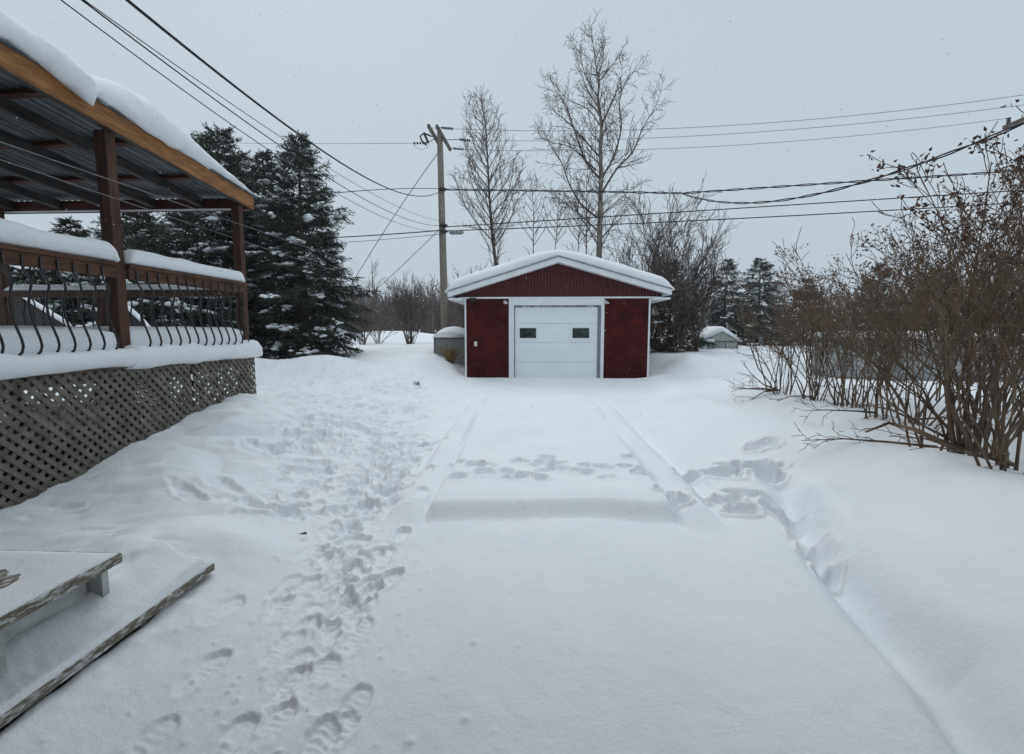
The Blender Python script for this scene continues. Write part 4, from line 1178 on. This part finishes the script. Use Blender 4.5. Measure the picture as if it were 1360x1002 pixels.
l, h = sp(362,202,18.0); spruce('spruce_tree', l, h, 2.6, 73, 'dark spruce between the two taller ones, set back', 'needle', SG, .1, .4)
l, h = sp(195,262,15.5); spruce('spruce_tree', l, h, 2.4, 74, 'snowy spruce seen through the deck between its two posts', 'needle', SG, .05, .6)
l, h = sp(108,290,15.0); spruce('spruce_tree', l, h, 1.7, 75, 'small spruce seen through the deck left of the thick post', 'needle', SG, .05, .6)
l, h = sp(258,270,14.6); spruce('spruce_tree', l, h, 1.9, 76, 'dense low spruce seen behind the right half of deck railing', 'needle', SG, .03, .6)
l, h = sp(50,322,14.2); spruce('spruce_tree', l, h, 2.0, 77, 'low spruce seen far left through the deck, beside the slanting guard', 'needle', SG, .02, .7)
l, h = sp(205,318,13.6); spruce('spruce_tree', l, h, 2.2, 78, 'low snow-laden spruce filling the view behind the middle railing', 'needle', SG, .02, .7)
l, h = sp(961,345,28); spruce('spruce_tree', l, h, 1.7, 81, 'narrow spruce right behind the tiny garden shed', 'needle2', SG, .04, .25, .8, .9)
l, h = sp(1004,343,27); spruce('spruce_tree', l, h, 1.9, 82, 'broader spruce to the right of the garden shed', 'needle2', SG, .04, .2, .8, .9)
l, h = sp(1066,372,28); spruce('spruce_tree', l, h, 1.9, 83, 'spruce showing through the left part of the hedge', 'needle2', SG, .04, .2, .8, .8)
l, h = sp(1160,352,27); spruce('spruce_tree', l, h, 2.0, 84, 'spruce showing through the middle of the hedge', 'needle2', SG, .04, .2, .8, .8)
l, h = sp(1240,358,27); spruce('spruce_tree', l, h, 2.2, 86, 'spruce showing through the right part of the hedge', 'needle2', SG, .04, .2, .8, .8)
l, h = sp(912,415,24); spruce('spruce_tree', l, h, 1.6, 85, 'small snow-clotted evergreen between garage and garden shed', 'needle', SG, .02, .8, 1.0)
l, h = sp(888,348,22); spruce('brown_conifer', l, h, 1.2, 87, 'rusty brown conifer just right of the garage roof end', 'rust', None, .03, .1, 1.0, .8, .6)

# ------------------------------------------------------------ distant woods (one mass)
def woods():
    rnd = random.Random(99); mb = MB()
    PW = dict(seg=1.2, wob=.28, up=.10, rmin=.026, lev=1, dens=[3.4,2,2], t0=.08, ang=(15,45), ratio=(.22,.42), lmin=.8, maxl=2.6)
    for i in range(900):
        Y = rnd.uniform(46, 78); px = rnd.uniform(-300, 1560) if i % 3 else rnd.uniform(430, 640)
        if px < 450 or 620 < px < 860:
            if rnd.random() < .45: continue
        p = at(px, 440, Y); z = G(p.x, Y)
        h = rnd.uniform(2.8,6.2)*(Y/55)
        for s in range(rnd.randint(1,3)):
            d = Vector((rnd.gauss(0,.13), rnd.gauss(0,.13), 1))
            grow(mb, Vector((p.x+rnd.gauss(0,.4), Y, z-.1)), d, h*rnd.uniform(.7,1), .05, 0, rnd, PW)
    o = mb.build('distant_woods', M['fartwig'])
    tag(o, 'belt of bare grey-brown woods closing the snow field', 'woods', kind='stuff')
woods()
# two recognisable trees in front of the woods
for px, Y, h, sd, lab in ((497,48,7.6,91,'bare tree with a rounded crown above the far woods, nearest the spruces'),(575,46,5.6,92,'bare tree at the far wood edge just left of the pole')):
    p = at(px, 445, Y); P7 = dict(PM); P7.update(ang=(25,55), rmin=.014, lev=2, dens=[2.4,2.0,2], up=.06, maxl=3)
    o = thing('bare_tree', (p.x, Y, G(p.x,Y)), lab, 'tree', 'bare trees at the wood edge')
    rnd = random.Random(sd); mb = MB(); mb2 = MB(); l = Vector((p.x,Y,G(p.x,Y)-.1))
    tp = [l, l+Vector((.05,0,h*.35)), l+Vector((-.05,0,h*.7)), l+Vector((0,0,h))]; rd = [.11,.08,.05,.02]
    mb.tube(tp, rd, 7); spawn(mb2, tp, rd, h*.8, 0, rnd, P7, t0=.2, dens=1.3)
    mb.build('trunk', M['fartwig'], o); mb2.build('crown', M['fartwig'], o)

# ------------------------------------------------------------ unseen building added behind the camera to shade the near snow
hs = thing('shade_house', (-3.5, -3.0, 0), 'unseen dark red sided building added behind the viewer to shade the near snow', 'shade_house')
b = MB()
for z in range(44): b.add([(-10,-.80,z*.115),(5.5,-.80,z*.115),(5.5,-.815,z*.115+.115),(-10,-.815,z*.115+.115)],[(0,1,2,3)])
b.box(-10,5.5,-7.0,-.83,-.1,5.06); b.build('wall', M['red'], hs)
b = MB(); b.prism([(-7.4,5.0),(-.35,5.0),(-3.9,7.2)], 'x', -10.3, 5.8); b.build('roof', M['snowcap'], hs)
b = MB(); b.box(-4.6,3.6,-.79,1.95,2.98,3.12); b.build('shade_canopy', M['oldwhite'], hs)  # unseen canopy added overhead to darken the nearest snow
b = MB()
for x in (-7.5, 2.2): b.box(x, x+1.3, -.79, -.76, 1.3, 2.6)
b.build('window_frame', M['white'], hs)

# ------------------------------------------------------------ small things on the snow
b = MB(); q = gnd(403,716,.0); c = Vector((q.x,q.y,G(q.x,q.y)+.02))
b.add([(c.x-.035,c.y,c.z),(c.x-.01,c.y-.018,c.z+.006),(c.x+.035,c.y-.004,c.z+.002),(c.x+.008,c.y+.02,c.z+.012)], [(0,1,2,3)])
tag(b.build('dead_leaf', M['seed']), 'single brown dead leaf on the trampled snow path', 'leaf')
b = MB(); q = gnd(553,519,.0); rr = random.Random(4)
for i in range(5):
    c = Vector((q.x+rr.gauss(0,.05), q.y+rr.gauss(0,.05), G(q.x,q.y)-.03)); b.tube([c, c+Vector((rr.gauss(0,.05),0,.10))], .012, 5)
tag(b.build('twig_stub', M['twig']), 'dark twig stubs poking from the snow left of the garage door', 'twig')
b = MB(); rf = random.Random(12)
for i in range(1500):
    Y = rf.uniform(3, 14.4); px = rf.uniform(-40,1400); py = rf.uniform(-20, 560)
    p = at(px, py, Y)
    if p.z < .4: continue
    s = rf.uniform(.0025,.0055)
    b.add([(p.x-s,p.y,p.z),(p.x+s,p.y,p.z),(p.x,p.y-s,p.z),(p.x,p.y+s,p.z),(p.x,p.y,p.z-s),(p.x,p.y,p.z+s)],
          [(0,2,5),(2,1,5),(1,3,5),(3,0,5),(2,0,4),(1,2,4),(3,1,4),(0,3,4)])
tag(b.build('falling_snow', M['snowcap']), 'fine flakes of snow drifting through the air', 'snowflakes', kind='stuff')

# ------------------------------------------------------------ haze
hz = MB(); hz.box(-290, 290, -40, 200, -6, 26)
hm = bpy.data.materials.new('haze'); hm.use_nodes = True; nt = hm.node_tree
nt.nodes.remove(nt.nodes['Principled BSDF'])
pv = nt.nodes.new('ShaderNodeVolumePrincipled'); pv.inputs['Color'].default_value = (.93,.96,1,1); pv.inputs['Density'].default_value = .0012; pv.inputs['Anisotropy'].default_value = .0
nt.links.new(pv.outputs[0], nt.nodes['Material Output'].inputs['Volume'])
HAZE = True
if HAZE:
    o = hz.build('haze', hm); o['kind'] = 'stuff'; o['label'] = 'cold winter haze hanging over the yard and field'; o['category'] = 'haze'

# ------------------------------------------------------------ light, world, camera
SUN_EL, SUN_AZ = math.radians(45), math.radians(-25)      # azimuth from +Y, to the left
w = bpy.data.worlds.new('World'); SC.world = w; w.use_nodes = True; nt = w.node_tree
bg = nt.nodes['Background']
sky = nt.nodes.new('ShaderNodeTexSky'); sky.sky_type = 'NISHITA'; sky.sun_disc = False; sky.sun_elevation = SUN_EL; sky.sun_rotation = SUN_AZ
sky.air_density = 1; sky.dust_density = 4; sky.ozone_density = 2
bg.inputs['Strength'].default_value = .10
nt.links.new(sky.outputs[0], bg.inputs['Color'])
bg2 = nt.nodes.new('ShaderNodeBackground')          # the cloud deck
tc = nt.nodes.new('ShaderNodeTexCoord'); sx = nt.nodes.new('ShaderNodeSeparateXYZ'); rp = nt.nodes.new('ShaderNodeValToRGB')
nt.links.new(tc.outputs['Generated'], sx.inputs[0]); nt.links.new(sx.outputs['Z'], rp.inputs[0])
rp.color_ramp.elements[0].position = 0; rp.color_ramp.elements[0].color = (.525,.612,.68,1)
rp.color_ramp.elements[1].position = .6; rp.color_ramp.elements[1].color = (.52,.608,.68,1)
e = rp.color_ramp.elements.new(1.0); e.color = (1.10,1.19,1.25,1)
nt.links.new(rp.outputs[0], bg2.inputs['Color'])
mx = nt.nodes.new('ShaderNodeMixShader'); mx.inputs[0].default_value = .975
nt.links.new(bg.outputs[0], mx.inputs[1]); nt.links.new(bg2.outputs[0], mx.inputs[2]); nt.links.new(mx.outputs[0], nt.nodes['World Output'].inputs['Surface'])

sd = bpy.data.lights.new('sun', 'SUN'); sd.energy = .55; sd.angle = math.radians(30); sd.color = (1,.985,.96)
so = bpy.data.objects.new('sun', sd); COL.objects.link(so)
dirv = Vector((math.sin(SUN_AZ)*math.cos(SUN_EL), math.cos(SUN_AZ)*math.cos(SUN_EL), math.sin(SUN_EL)))
so.rotation_euler = dirv.to_track_quat('Z','Y').to_euler()

cam = bpy.data.cameras.new('camera'); co = bpy.data.objects.new('camera', cam); COL.objects.link(co)
cam.sensor_width = 36; cam.lens = 36*F/1360; cam.clip_start = .05; cam.clip_end = 1500
co.location = EYE; co.rotation_euler = (math.pi/2-PITCH, 0, YAW)
SC.camera = co
SC.render.engine = 'CYCLES'
SC.view_settings.view_transform = 'Standard'; SC.view_settings.look = 'None'; SC.view_settings.exposure = .06; SC.view_settings.gamma = 1
